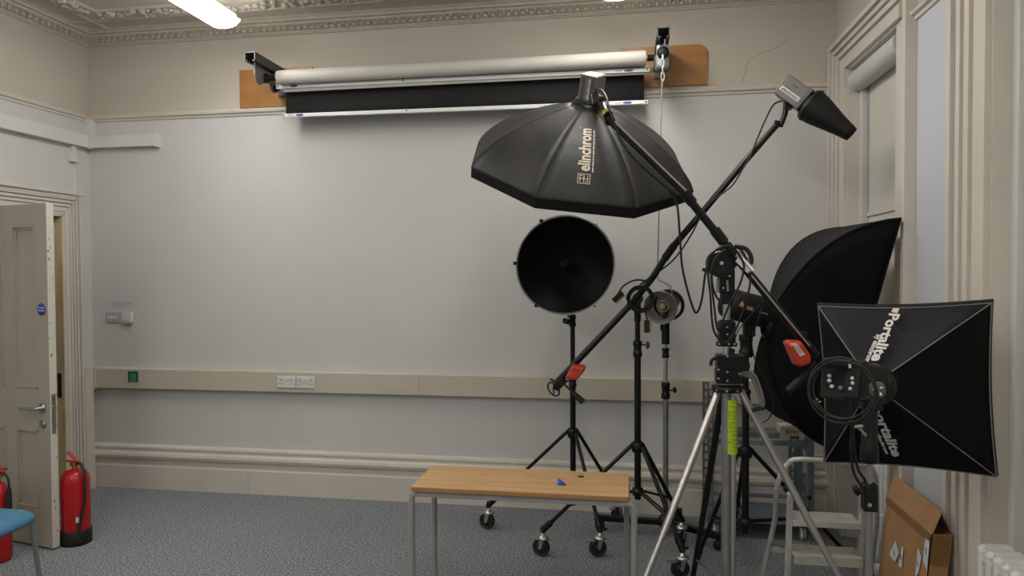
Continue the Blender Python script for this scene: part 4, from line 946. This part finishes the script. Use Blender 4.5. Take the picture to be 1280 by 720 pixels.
for i in range(4):
    a_, b_ = inset[i], inset[(i+1) % 4]; ra, rb_ = r4[i], r4[(i+1) % 4]
    def fnp(s, t, a_=a_, b_=b_, ra=ra, rb_=rb_):
        e = edge_in(a_, b_, t, .012); h = ra.lerp(rb_, t)
        p = h.lerp(e, s); inn = (gc - (a_+b_)/2).normalized()
        return p + inn*(.012*math.sin(math.pi*t)*math.sin(math.pi*s)) - gn*.006*math.sin(math.pi*t)*math.sin(math.pi*s)
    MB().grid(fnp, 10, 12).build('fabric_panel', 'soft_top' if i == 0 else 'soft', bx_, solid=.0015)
    MB().tube([ra.lerp(a_, t/6) + gn*.002 for t in range(7)], .0022, 0, 6).build('rib_piping', 'piping', bx_)
    MB().tube([edge_in(a_, b_, t/14, .012) + gn*.002 for t in range(15)], .0024, 0, 6).build('edge_piping', 'piping', bx_)
    ca_, cb_ = CN4[i], CN4[(i+1) % 4]
    MB().grid(lambda s, t: edge_in(a_, b_, t, .012).lerp(edge_in(ca_, cb_, t, .012) - gn*.035, s), 3, 12).build('edge_lip', 'octa_edge', bx_, solid=.002)
MB().slab([c.lerp(gc, .07) - gn*.012 for c in CN4], .002).build('front_diffuser', 'white_pl', bx_)
hub_ax = (hubg - gc).normalized()
hn = (gn*.6 + (at(1050, 475, 2.22)-hubg).normalized()*.9).normalized()
MB().lathe(hubg - hn*.03, hn, [(.050, 0), (.066, 0), (.068, .008), (.064, .045), (.058, .05), (0, .05)], n=36).build('speed_ring', 'black', bx_)
def tri_text(txt, P, a, b, size, m='ink_white', bold=.0015, shift=0, flip=1):
    # P: three points of a panel plane; a,b: pixels of the first and last letter base
    n = (P[1]-P[0]).cross(P[2]-P[0]).normalized(); n = n if n.dot(O-P[0]) > 0 else -n
    p0, p1 = onplane(a[0], a[1], P[0]+n*.012, n), onplane(b[0], b[1], P[0]+n*.012, n)
    ux = (p1-p0).normalized(); uy = n.cross(ux); mb = MB()
    put_text(mb, txt, p0, ux, uy, size, 0, bold, (p1-p0).length); return mb
mb = tri_text('Portalite', [TL, TR, hubg], (1112.5, 391), (1089, 450), .046)
mb.build('printed_lettering', 'ink_white', bx_)
tri_text('by elinchrom', [TL, TR, hubg], (1096, 418), (1081, 452), .022, bold=.0006).build('printed_lettering', 'ink_white', bx_)
P3 = [TL, TR, hubg]; n3 = (P3[1]-P3[0]).cross(P3[2]-P3[0]).normalized(); n3 = n3 if n3.dot(O-P3[0]) > 0 else -n3
q = [onplane(x, y, P3[0]+n3*.010, n3) for x, y in [(1116.5, 385), (1124.5, 385.5), (1121.5, 391.5), (1114, 389.5)]]; MB().slab(q, .0006).build('printed_emblem', 'ink_cream', bx_)
tri_text('portalite', [BL, BR, hubg], (1088, 508), (1116, 570), .046).build('printed_lettering', 'ink_white', bx_)
tri_text('by elinchrom', [BL, BR, hubg], (1091, 533), (1107, 567), .018, bold=.0004).build('printed_lettering', 'ink_white', bx_)
# its flash head
hg = thing('flash_head', 'compact black flash head with white knobs on the square softbox', 'flash head', hubg)
h1 = at(1053, 474, 2.27); hdir = (h1-hubg).normalized(); Lg = (h1-hubg).length
fx2, fy2, _ = frame(hdir)
MB().box(hubg.lerp(h1, .52), (.105, .115, Lg*.95), 0, (fx2, V((0, 0, 1)).cross(fx2).cross(fx2).normalized()*-1 if False else fy2, hdir)).build('housing', 'black_m', hg, bevel=.008)
pn = ((O-h1).normalized()*.85 + hdir*.6).normalized(); pu = V((0, 0, 1)) - pn*pn.z; pu.normalize(); pr_ = pu.cross(pn)
MB().box(h1 - pn*.02, (.125, .125, .04), 0, (pr_, pu, pn)).build('rear_panel', 'black_m', hg, bevel=.006)
MB().box(h1 + pn*.0005 + pu*.004, (.108, .066, .002), 0, (pr_, pu, pn)).build('control_plate', 'soft_top', hg)
for (x, y) in ((1037, 470), (1037, 476), (1040, 483), (1066, 473), (1066.5, 479), (1063.5, 486)):
    q = onplane(x, y, h1 + pn*.001, pn); MB().lathe(q, pn, [(0, .010), (.0052, .010), (.0065, 0)], n=14).build('control_knob', 'ink_white', hg)
q = onplane(1051, 485, h1 + pn*.001, pn); MB().lathe(q, pn, [(0, .010), (.006, .010), (.007, 0)], n=14).build('control_knob', 'slate', hg)
MB().tube([at(1031, 454, 2.25), at(1068, 455, 2.27)], [.014, .012], 0, 14).build('handle', 'black_m', hg)
MB().tube([at(1062.5, 449, 2.25), at(1062.5, 460, 2.25)], .004, 0, 8).build('cable_tie', 'ink_white', hg)
# coiled cable and plug
cgc = at(1052, 488, 2.17)
rnd = random.Random(11); pts = []
for k in range(4):
    rx = .091*(1+rnd.uniform(-.10, .06)); cxx = rnd.uniform(-.010, .010); cyy = rnd.uniform(-.008, .008); oy = rnd.uniform(-.012, .012)
    for i in range(14):
        a_ = 2*math.pi*i/14+1.2; pts.append(cgc + pr_*(cxx+rx*math.cos(a_)) + pu*(cyy+rx*1.0*math.sin(a_)) + pn*(oy+.02))
tag(MB().tube(spline(pts, 3), .0032, 0, 7).build('coiled_cable', 'cable'), 'black cable coiled in front of the square softbox flash head', 'cable')
pgc = at(1097, 487, 2.20)
pg = thing('mains_plug', 'black three-pin plug in front of the square softbox centre', 'plug', pgc)
pl_ = [(-.022, -.012), (-.012, -.024), (.012, -.024), (.022, -.010), (.020, .014), (.010, .024), (-.014, .022), (-.024, .010)]
cn_ = (O-pgc).normalized(); cu = (V((0, 0, 1))-cn_*cn_.z).normalized(); crt = cu.cross(cn_)
MB().prism(pl_, pgc, crt, cu, cn_, .028).build('plug_body', 'headgrey2', pg, bevel=.004)
for (a_, b_, w_, h_) in ((-.010, .000, .008, .004), (.010, .006, .008, .004), (.008, -.012, .005, .008)): MB().box(pgc + crt*a_ + cu*b_ + cn_*.037, (w_, h_, .018), 0, (crt, cu, cn_)).build('pin', 'white_bar', pg)
tag(MB().tube(spline([at(1075, 500, 2.19), at(1085, 498, 2.19), at(1095, 490, 2.19)]), .0042, 0, 7).build('plug_lead', 'cable'), 'black lead from coil to the three-pin plug on the square softbox', 'cable')
q = at(1020, 504, 2.2); bt = tag(MB().box(q, (.008, .006, .016), 0).tube([q, q+V((.014, 0, .006))], .0015, 0, 6).ball(q+V((.002, 0, .010)), .005).build('brass_clip', 'brass'), 'tiny brass clip on the left of the coiled cable by the control panel', 'clip')
# stand G
gx, gy = at(1087, 540, 2.33).x, 2.33; gz = lambda y: at(1087, y, 2.33).z
sg = thing('light_stand', 'grey stand pole with black clamps carrying the square softbox', 'light stand', (gx, gy, 0))
MB().cyl((gx, gy, .25), (gx, gy, gz(630)), .0112).build('pole', 'alu_dull', sg)
MB().cyl((gx, gy, gz(632)), (gx, gy, gz(520)), .0092).build('pole', 'alu_dull', sg)
MB().lathe((gx, gy, gz(578)), (0, 0, 1), [(0, 0), (.024, 0), (.027, .006), (.027, .050), (.024, .056), (.023, .16), (.020, .17), (0, .17)], n=24).build('tilt_head', 'black', sg)
MB().box((gx+.004, gy, gz(500)), (.06, .05, .06), 0).tube([V((gx, gy, gz(512))), hubg.lerp(h1, .4)], .018, 0, 14).build('tilt_bracket', 'black', sg, bevel=.006)
tl = at(1071, 532, 2.29); MB().tube([tl, at(1083, 545, 2.28)], .0045, 0, 8).build('tilt_lever', 'alu_dull', sg)
MB().cyl(at(1068, 533, 2.28), at(1078, 532, 2.28), .006, 0, 10).build('bolt', 'chrome', sg)
MB().box((gx, gy, (gz(604)+gz(638))/2), (.042, .042, gz(604)-gz(638)), 0).build('clamp', 'black', sg, bevel=.006)
q = at(1087, 631, 2.30); MB().cyl(q + V((0, -.004, 0)), q + V((0, .004, 0)), .006, 0, 10).build('bolt', 'chrome', sg)
MB().tube([at(1078, 611, 2.32), at(1072, 611, 2.32)], .004, 0, 8).cyl(at(1072, 611, 2.32), at(1067, 611, 2.32), .011, 0, 10).build('knob', 'black_m', sg)
for a_ in (90, 210, 330):
    d = V((math.cos(R(a_-10)), math.sin(R(a_-10)), 0)); 
    rr = .42 if a_ != 330 else .42
    MB().tube([V((gx, gy, .50)) + d*.02, V((gx, gy, .02)) + d*rr], .010, 0, 10).build('leg', 'black', sg); MB().tube([V((gx, gy, .27)), V((gx, gy, .27)) + d*rr*.50], .006, 0, 8).build('brace', 'black', sg)
MB().lathe((gx, gy, .47), (0, 0, 1), [(.0112, 0), (.03, 0), (.03, .05), (.0112, .05)], n=18).build('collar', 'black', sg)
tag(MB().tube(spline([at(1062, 500, 2.2), at(1065, 535, 2.22), at(1063, 560, 2.24), at(1067, 590, 2.26), at(1076, 608, 2.27), at(1078, 625, 2.27)]), .0042, 0, 7).build('hanging_cable', 'cable'), 'black cable hanging left of the square softbox stand, outer strand', 'cable')
tag(MB().tube(spline([at(1066, 520, 2.22), at(1067, 555, 2.25), at(1072, 585, 2.26), at(1081, 600, 2.28), at(1084, 612, 2.28)]), .0042, 0, 7).build('hanging_cable', 'cable'), 'black cable hanging left of the square softbox stand, inner strand', 'cable')

# ------------------------------------------------------------------ step ladder
YL = 3.5
def lp(x, y, Y=YL): return at(x, y, Y)
ld = thing('step_ladder', 'small aluminium step ladder with two treads and hoop handle', 'step ladder', ((lp(981, 650).x+lp(1074, 650).x)/2, YL, 0))
xl, xr = lp(982.5, 650).x, lp(1071, 650).x
zt = lp(1074, 614).z
for x in (xl, xr):
    st_ = MB().box((x, YL-.05, zt/2), (.020, .042, zt*1.012), 0, (V((1, 0, 0)), V((0, .992, .12)).normalized(), V((0, -.12, .992)).normalized()*-1)).build('stile', 'alu', ld, bevel=.002)
    MB().box((x, YL-.02+.0, zt+.002), (.026, .05, .022), 0).build('stile_cap', 'black_m', st_); MB().box((x, YL-.10, .008), (.026, .05, .016), 0).build('rubber_foot', 'rubber', st_)
for (y0_, y1_, yy) in ((653, 661, YL-.03), (697, 709, YL-.065)):
    za, zb_ = at(1020, y0_, yy-.08).z, at(1020, y1_, yy-.08).z
    MB().box(((xl+xr)/2, yy+.005, za-.006), (xr-xl-.02, .13, .008), 0).box(((xl+xr)/2, yy-.06, (za+zb_)/2), (xr-xl-.02, .006, za-zb_), 0).box(((xl+xr)/2, yy+.07, (za+zb_)/2), (xr-xl-.02, .006, za-zb_), 0).build('tread', 'alu', ld, bevel=.002)
hp = [V((xl-.045, YL+.30, .01)), V((xl-.045, YL+.14, .40)), lp(971, 612, YL+.05), lp(977, 592, YL+.03), lp(985, 580, YL+.02), lp(1000, 574, YL), lp(1065, 579, YL), lp(1083, 581, YL), lp(1092, 590, YL+.02), lp(1095, 606, YL+.05), V((xr+.045, YL+.14, .40)), V((xr+.045, YL+.30, .01))]
hp[1] = lp(969, 648, YL+.10); hp[0] = V((hp[1].x-.03, YL+.27, .012)); hp[10] = V((lp(1096, 648, YL+.10).x, YL+.10, hp[1].z)); hp[11] = V((hp[10].x+.02, YL+.27, .012))
MB().tube(hp[:2] + spline(hp[1:11], 5)[1:] + [hp[11]], .0125, 0, 12).build('hoop_handle', 'alu', ld)
for x in (xl, xr): MB().tube([V((x, YL-.04, .30)), V((x+(-.04 if x == xl else .04), YL+.17, .24))], .005, 0, 8).build('stay', 'steel', ld)
MB().box(((hp[1].x+hp[10].x)/2, YL+.20, .20), (hp[10].x-hp[1].x+.02, .012, .025), 0).build('rear_brace', 'alu', ld)

# ------------------------------------------------------------------ trolley by the back wall
tx0, tx1, ty0, ty1 = at(888, 560, 4.40).x, at(1012, 600, 4.40).x, 4.36, 4.66
tt = thing('trolley', 'blue-grey steel frame trolley against the back wall behind the stands', 'trolley', ((tx0+tx1)/2, 4.52, 0))
def slotted(x, y, z0, z1, m, nm='post'):
    mb = MB(); 
    n = int((z1-z0)/.05); wv = .036
    for (dx, dy) in (((1, 0)), ((0, 1))):
        d = V((dx, dy, 0)); o_ = V((x, y, 0)); t = V((dy, dx, 0))*.0025
        def strip_(a0_, a1_, zz0, zz1):
            c = o_ + d*(a0_+a1_)/2 + V((0, 0, (zz0+zz1)/2)); s3 = V((abs(d.x)*(a1_-a0_)+abs(t.x), abs(d.y)*(a1_-a0_)+abs(t.y), zz1-zz0)); mb.box(c, s3, 0)
        strip_(0, .011, z0, z1); strip_(wv-.011, wv, z0, z1)
        for i in range(n+1):
            zz = z0 + i*(z1-z0)/n; strip_(.011, wv-.011, max(z0, zz-.009), min(z1, zz+.009))
    return mb.build(nm, m, tt)
ztop = at(888, 486, 4.36).z
slotted(tx0-.02, ty0, .10, ztop, 'angle'); 
px2 = at(988, 600, 4.60).x; slotted(px2, ty1-.04, .10, at(988, 548, 4.60).z, 'angle')
slotted(tx0-.02, ty1-.04, .10, ztop, 'angle')
zr = at(960, 553, 4.38).z
MB().bb((tx1-.02, ty0, .10), (tx1+.016, ty0+.03, zr+.035)).build('post', 'slate', tt, bevel=.004)
MB().bb((tx1-.02, ty1-.03, .10), (tx1+.016, ty1, zr+.035)).build('post', 'slate', tt, bevel=.004)
MB().bb((tx0, ty0+.002, zr-.016), (tx1, ty0+.022, zr+.016)).build('top_rail', 'slate', tt, bevel=.004)
MB().bb((tx0, ty1-.022, zr-.016), (tx1, ty1-.002, zr+.016)).build('top_rail', 'slate', tt, bevel=.004)
for x in (tx0, tx1): MB().bb((x-.01, ty0+.02, zr-.014), (x+.01, ty1-.02, zr+.014)).build('side_rail', 'slate', tt)
MB().prism([(0, 0), (-.07, 0), (-.02, -.03), (0, -.085)], (tx1-.018, ty0+.004, zr), (1, 0, 0), (0, 0, 1), (0, 1, 0), .004).build('gusset', 'slate', tt)
MB().prism([(0, 0), (.07, 0), (0, -.085)], (tx0+.016, ty0+.004, zr+.13), (1, 0, 0), (0, 0, 1), (0, 1, 0), .004).build('gusset', 'slate', tt)
MB().bb((tx0-.01, ty0+.01, .115), (tx1, ty1-.01, .135)).bb((tx0-.01, ty0, .10), (tx1, ty0+.014, .150)).bb((tx0-.01, ty0, .255), (tx1, ty0+.014, .280)).build('base_shelf', 'slate', tt)
for i, (x, y) in enumerate(((tx0+.03, ty0+.04), (tx1-.04, ty0+.04), (tx0+.03, ty1-.05), (tx1-.04, ty1-.05))):
    mb = MB()
    for k in (-1, 1): mb.lathe(V((x+k*.004, y, .038)), (k, 0, 0), [(0, .012), (.018, .012), (.024, .008), (.036, .008), (.038, 0)], 0, 18)
    mb.bb((x-.020, y-.014, .03), (x-.017, y+.014, .10), 1); mb.bb((x+.017, y-.014, .03), (x+.020, y+.014, .10), 1); mb.bb((x-.03, y-.03, .094), (x+.03, y+.03, .10), 1)
    mb.build('castor', ['white_pl', 'steel'], tt)
# dark bar and cardboard slip resting on the rail
za = at(945, 541, 4.5).z
tag(MB().bb((at(914, 541, 4.5).x, 4.42, zr+.016), (at(975, 541, 4.5).x, 4.56, zr+.052)).build('metal_channel', 'angle', bevel=.003), 'dark metal channel lying on the trolley rails behind the chrome stand', 'metal channel')
cb0, cb1 = at(975, 540, 4.40), at(1006, 552, 4.40)
mb = MB().bb((cb0.x+.003, 4.40, zr+.0165), (cb1.x, 4.52, at(990, 534, 4.40).z), 0)
put_text(mb, 'Billet', V((cb0.x+.030, 4.399, zr+.052)), (1, 0, 0), (0, 0, 1), .040, 1, .0); put_text(mb, 'one', V((cb0.x+.055, 4.399, zr+.022)), (1, 0, 0), (0, 0, 1), .036, 1, .0012)
tag(mb.build('cream_box', ['sea', 'ink_black']), 'cream carton with handwritten word on the trolley rail under the tall softbox', 'box')

# ------------------------------------------------------------------ table
tX0, tX1, tY0, tY1, tz = -.915, .006, 2.872, 3.208, .70
tb = thing('table', 'narrow beech-topped table with grey metal legs in the foreground', 'table', ((tX0+tX1)/2, (tY0+tY1)/2, 0))
MB().bb((tX0, tY0, tz-.004), (tX1, tY1, tz)).build('tabletop', 'beech', tb, bevel=.001)
MB().bb((tX0+.0005, tY0+.0005, tz-.022), (tX1-.0005, tY1-.0005, tz-.0041)).build('edge_band', 'tedge', tb, bevel=.003)
MB().bb((tX0+.01, tY0+.012, tz-.048), (tX1-.01, tY0+.032, tz-.0225)).bb((tX0+.01, tY1-.032, tz-.048), (tX1-.01, tY1-.012, tz-.0225)).bb((tX0+.01, tY0+.03, tz-.048), (tX0+.03, tY1-.03, tz-.0225)).bb((tX1-.03, tY0+.03, tz-.048), (tX1-.01, tY1-.03, tz-.0225)).build('frame', 'tleg', tb, bevel=.003)
for x, sx_ in ((tX0, -1), (tX1, 1)):
    for y in (tY0+.022, tY1-.022):
        xo = x + sx_*(.004 if sx_ < 0 else .022)
        if y > 3 and sx_ < 0: xo = x+.014
        pts = [V((x - sx_*.03, y, tz-.036)), V((xo - sx_*.018, y, tz-.036)), V((xo-sx_*.004, y, tz-.046)), V((xo, y, tz-.066)), V((xo, y, .02))]
        if y > 3 and sx_ > 0: xo = x-.008; pts = [V((xo, y, tz-.04)), V((xo, y, .02))]
        leg = MB().tube(pts, .0135, 0, 14).build('leg', 'tleg', tb); MB().cyl(V((xo, y, 0)), V((xo, y, .025)), .0155, 0, 14).build('rubber_foot', 'rubber', leg)
q = onz(702, 606, tz)
tag(MB().add([q+V(p) for p in ((-.018, -.010, .002), (.024, -.008, .001), (.010, .010, .003), (-.014, .006, .028), (-.006, -.004, .020), (.006, 0, .014), (-.02, .004, .001), (.004, -.014, .012))], [(0, 1, 7), (1, 2, 5), (2, 6, 3), (0, 7, 4), (4, 7, 5), (4, 5, 3), (3, 5, 2), (0, 4, 3), (0, 3, 6), (7, 1, 5), (0, 6, 2, 1)]).build('blue_scrap', 'tack_b'), 'small crumpled blue scrap lying on the table top', 'scrap')
q = onz(726, 596.5, tz); tag(MB().ball(q + V((0, 0, .004)), 1, 0, 8, (.017, .008, .004)).build('dark_scrap', 'tack_g'), 'small dark green scrap lying on the table top near the back edge', 'scrap')
mb = MB(); rnd = random.Random(8)
for i in range(9):
    q = onz(650+i*4.5+rnd.uniform(-1, 1), 597+rnd.uniform(-1, 1), tz); mb.ball(q + V((0, 0, .0004)), 1, 0, 6, (.003+rnd.random()*.003, .002, .0005))
mb.build('ink_marks', 'tedge', tb)

# ------------------------------------------------------------------ fire extinguishers
def ext_body(r, c, rad, h, neck_h):
    prof = [(rad*.96, .045), (rad, .06), (rad, h-.07), (rad*.93, h-.035), (rad*.70, h-.010), (rad*.35, h), (rad*.22, h+.005), (rad*.22, h+neck_h)]
    MB().lathe(c, (0, 0, 1), prof, n=32).build('cylinder', 'red_e', r)
c1_ = V((-3.276, 3.705, 0))
e1_ = thing('fire_extinguisher', 'red fire extinguisher with black base and hose, right of the open door edge', 'fire extinguisher', c1_)
ext_body(e1_, c1_, .078, .445, .02)
MB().lathe(c1_, (0, 0, 1), [(0, 0), (.082, 0), (.084, .01), (.083, .085), (.078, .09)], n=32).build('base_skirt', 'black_m', e1_)
MB().cyl(c1_+V((0, 0, .455)), c1_+V((0, 0, .485)), .018, 0, 14).box(c1_+V((0, 0, .478)), (.045, .03, .022), 0).build('valve', 'brass', e1_)
MB().box(c1_+V((-.015, 0, .520)), (.085, .018, .010), 0, (V((-.75, 0, .66)), V((0, 1, 0)), V((.66, 0, .75)))).box(c1_+V((-.025, 0, .492)), (.07, .018, .008), 0).build('lever', 'red_e', e1_, bevel=.003)
MB().tube(spline([c1_+V(p) for p in ((.02, -.01, .48), (.055, -.02, .485), (.085, -.03, .44), (.093, -.035, .36), (.092, -.035, .28), (.078, -.04, .20), (.066, -.05, .12))]), [.008]*30+[.008]*19, 0, 10).tube([c1_+V((.070, -.05, .16)), c1_+V((.064, -.055, .10))], .011, 0, 10).build('hose', 'rubber', e1_)
MB().box(c1_+V((.062, -.06, .16)), (.02, .004, .03), 0).build('tag_label', 'ink_white', e1_)
c2_ = V((-3.508, 3.40, 0))
e2_ = thing('fire_extinguisher', 'red fire extinguisher with black horn, left of the open door edge', 'fire extinguisher', c2_)
prof = [(0, 0), (.060, 0), (.066, .01), (.068, .03), (.068, .36), (.062, .40), (.040, .435), (.020, .445), (.020, .46), (0, .46)]
MB().lathe(c2_, (0, 0, 1), prof, n=32).build('cylinder', 'red_e', e2_)
MB().cyl(c2_+V((0, 0, .45)), c2_+V((0, 0, .50)), .020, 0, 14).box(c2_+V((.01, 0, .485)), (.05, .03, .02), 0).build('valve', 'brass', e2_)
MB().box(c2_+V((.005, 0, .525)), (.12, .020, .012), 0, (V((.97, 0, -.05)).normalized(), V((0, 1, 0)), V((.05, 0, .97)).normalized())).box(c2_+V((-.005, 0, .502)), (.10, .020, .010), 0).build('lever', 'red_e', e2_, bevel=.003)
MB().tube(spline([c2_+V(p) for p in ((.02, -.0, .49), (.055, -.005, .50), (.085, -.01, .47), (.092, -.01, .41))]), .006, 0, 8).tube([c2_+V((.090, -.01, .42)), c2_+V((.088, -.01, .39)), c2_+V((.082, -.012, .22))], [.010, .015, .020], 0, 16).build('discharge_horn', 'rubber', e2_)
MB().box(c2_+V((.040, -.056, .16)), (.022, .004, .035), 0, (V((.8, .6, 0)), V((-.6, .8, 0)), V((0, 0, 1)))).build('tag_label', 'ink_white', e2_)

# ------------------------------------------------------------------ chair at the left edge
cc = V((-3.03, 2.80, 0)); zs_ = .455
ch = thing('chair', 'blue upholstered chair with grey legs at the left edge of the picture', 'chair', cc)
def seatfn(s, t, top=True):
    a_ = 2*math.pi*t; e = .55; cs, sn_ = math.cos(a_), math.sin(a_)
    rx, ry = .215, .205; x = rx*math.copysign(abs(cs)**e, cs)*min(1, s*1.0); y = ry*math.copysign(abs(sn_)**e, sn_)*min(1, s*1.0)
    return x, y
mb = MB(); rows = [(0, .018), (.4, .017), (.75, .013), (.92, .004), (1.0, -.012), (1.0, -.028), (.93, -.042), (.5, -.046), (0, -.046)]
n = 36; vs = []
for s, z in rows:
    for k in range(n): x, y = seatfn(s if s else .001, k/n); vs.append(cc + V((x, y, zs_+z)))
mb.add(vs, [(i*n+k, i*n+(k+1) % n, (i+1)*n+(k+1) % n, (i+1)*n+k) for i in range(len(rows)-1) for k in range(n)], 0, True); mb.build('seat', 'chair', ch)
for sx_, sy_ in ((1, 1), (1, -1), (-1, 1), (-1, -1)):
    MB().tube([cc + V((sx_*.165, sy_*.16, zs_-.03)), cc + V((sx_*.195, sy_*.19, .0))], .0115, 0, 12).build('leg', 'chairleg', ch)
MB().tube([cc + V((-.185, .16, zs_-.04)), cc + V((-.23, .17, .82))], .0115, 0, 10).tube([cc + V((-.185, -.16, zs_-.04)), cc + V((-.23, -.17, .82))], .0115, 0, 10).build('back_frame', 'chairleg', ch)
MB().box(cc + V((-.222, 0, .75)), (.035, .40, .24), 0).build('backrest', 'chair', ch, bevel=.015)

# ------------------------------------------------------------------ radiators
def radiator(label, y0, y1, xs, rt, ztop, zbot, pitch, zmid=None):
    r = thing('radiator', label, 'radiator', (sum(xs)/len(xs), (y0+y1)/2, 0))
    n = int(round((y1-y0)/pitch))
    for i in range(n):
        y = y1-pitch*(i+.5); mb = MB()
        for x in xs: mb.tube([(x, y, zbot), (x, y, ztop-rt)], rt, 0, 12)
        if len(xs) > 1:
            for z in (zbot+.03, ztop-.034): mb.box(((xs[0]+xs[-1])/2, y, z), (xs[-1]-xs[0], pitch*.86, .06), 0)
        for x in xs: mb.ball((x, y, ztop-rt-.004), rt*1.12, 0, 12)
        mb.build('section', 'rad', r, bevel=.004 if len(xs) > 1 else 0)
    for z in ((zbot+.04, ztop-.05) if zmid is None else (zbot+.04, zmid, ztop-.05)):
        MB().tube([(xs[0], y0+.01, z), (xs[0], y1-.01, z)], .011, 0, 10).build('cross_pipe', 'rad', r)
    for y in (y0+pitch*.5, y1-pitch*.5): MB().bb((xs[0]-.012, y-.012, 0), (xs[-1]+.012, y+.012, zbot+.02)).build('foot', 'rad', r)
    return r
ra = radiator('white tubular radiator by the corner window behind the step ladder', 3.575, 3.887, (1.235,), .0135, .86, .09, .052, at(1108, 644, 3.65).z)
vq = at(1099, 712, 3.50); MB().lathe((vq.x, vq.y, vq.z-.03), (0, 0, 1), [(0, 0), (.018, 0), (.024, .01), (.022, .05), (0, .058)], n=14).tube([(vq.x, vq.y, 0), (vq.x, vq.y, vq.z-.02)], .008, 0, 10).tube([(vq.x, vq.y, .13), (1.235, 3.60, .13)], .009, 0, 10).build('valve', 'white_pl', ra)
radiator('white column radiator whose top shows at the bottom right corner', 1.75, 2.55, (1.165, 1.205, 1.245), .017, .708, .09, .05)

# ------------------------------------------------------------------ cardboard box
bxr = thing('cardboard_box', 'tall brown cardboard box with open top flap leaning by the right wall', 'cardboard box', (1.18, 3.17, 0))
bX0, bX1, bt_ = 1.175, 1.120, .078   # face x at top, bottom, thickness
bYn, bYf, bz = 2.945, 3.42, .585
lean = V((bX0-bX1, 0, bz)).normalized()
def bp_(x, y, z): return V((bX1+(bX0-bX1)*z/bz+x, y, z))
def wallslab(pts, th=.004, m=0): return MB().slab(pts, th, m)
mb = MB()
mb.slab([bp_(0, bYn, .002), bp_(0, bYf, .002), bp_(0, bYf, bz), bp_(0, bYn, bz)], .004, 0)
mb.slab([bp_(bt_, bYn, .002), bp_(bt_, bYn, bz), bp_(bt_, bYf, bz), bp_(bt_, bYf, .002)], .004, 0)
mb.slab([bp_(0, bYn, .002), bp_(0, bYn, bz), bp_(bt_, bYn, bz), bp_(bt_, bYn, .002)], .004, 0)
mb.slab([bp_(0, bYf, .002), bp_(bt_, bYf, .002), bp_(bt_, bYf, bz), bp_(0, bYf, bz)], .004, 0)
mb.slab([bp_(0, bYn, .002), bp_(bt_, bYn, .002), bp_(bt_, bYf, .002), bp_(0, bYf, .002)], .004, 0)
mb.build('carton', 'card', bxr)
fl = [bp_(0, bYn, bz), bp_(0, bYf, bz), bp_(.028, bYf+.03, bz+.10), bp_(.050, bYn+.06, bz+.10)]
fl = [bp_(0, bYn, bz), bp_(0, bYf, bz), V((bX0+.035, bYf+.02, bz+.095)), V((bX0+.040, bYn+.015, bz+.085))]
MB().slab(fl, .004).build('top_flap', 'card', bxr)
MB().slab([bp_(bt_, bYn, bz), V((bX0+.045, bYn+.03, bz+.083)), V((bX0+.042, bYf-.05, bz+.088)), bp_(bt_, bYf, bz)], .004).build('back_flap', 'card_in', bxr)
MB().slab([bp_(.004, bYn+.03, bz-.05), bp_(bt_-.004, bYn+.03, bz-.05), bp_(bt_-.004, bYf-.01, bz-.05), bp_(.004, bYf-.01, bz-.05)], .003).build('inner_flap', 'card_in', bxr)
def onface(x, y): # pixel to the front face plane
    n = V((-lean.z, 0, lean.x)); return onplane(x, y, bp_(-.005, 3, .3), n)
for quad, nm in (([(1119, 676), (1123.5, 691), (1118.5, 703), (1111.5, 693)], 'a'), ([(1127, 683), (1129.3, 685), (1127, 710.5), (1123, 707)], 'b'), ([(1147.5, 685), (1151.5, 697), (1148, 716), (1143.5, 722)], 'c'), ([(1157.5, 665.5), (1162, 674), (1158.5, 714), (1153.5, 701)], 'd')):
    q = [onface(x, y) for x, y in quad]; mb = MB().slab(q, .0008)
    cc_ = sum(q, V((0, 0, 0)))/4; mb.tube([cc_ + V((-.002, 0, .012)), cc_ + V((-.002, .006, .004)), cc_ + V((-.002, -.004, -.004)), cc_ + V((-.002, .002, -.014))], .0012, 1, 5)
    mb.build('paper_label', ['label', 'ink_black'], bxr)
MB().slab([bp_(-.0052, bYn, bz-.004), bp_(-.0052, bYn, bz-.030), bp_(-.0052, bYf, bz-.030), bp_(-.0052, bYf, bz-.004)], -.0006).build('parcel_tape', 'tape_b', bxr)
MB().slab([bp_(.004, bYn-.0052, bz-.004), bp_(bt_-.004, bYn-.0052, bz-.004), bp_(bt_-.004, bYn-.0052, bz-.12), bp_(.004, bYn-.0052, bz-.12)], .0006).build('parcel_tape', 'tape_b', bxr)

# ------------------------------------------------------------------ world, camera, view
wd = bpy.data.worlds.new('night'); sc.world = wd; wd.use_nodes = True
wd.node_tree.nodes['Background'].inputs['Color'].default_value = (.02, .025, .035, 1); wd.node_tree.nodes['Background'].inputs['Strength'].default_value = .3
cd_ = bpy.data.cameras.new('camera'); cam = bpy.data.objects.new('camera', cd_); COL.objects.link(cam)
rm = (cam_dir(1, 0)-cam_dir(0, 0)); um = (cam_dir(0, 1)-cam_dir(0, 0)); bm_ = -cam_dir(0, 0)
cam.matrix_world = Matrix(((rm.x, um.x, bm_.x, 0), (rm.y, um.y, bm_.y, 0), (rm.z, um.z, bm_.z, CAMH), (0, 0, 0, 1)))
cd_.sensor_width = 36; cd_.sensor_fit = 'HORIZONTAL'; cd_.lens = FPX*36/1280; cd_.clip_start = .05
sc.camera = cam
vs_ = sc.view_settings; sc.display_settings.display_device = 'sRGB'; vs_.view_transform = 'Standard'; vs_.look = 'None'; vs_.gamma = 1; vs_.use_curve_mapping = False; vs_.exposure = 0.22
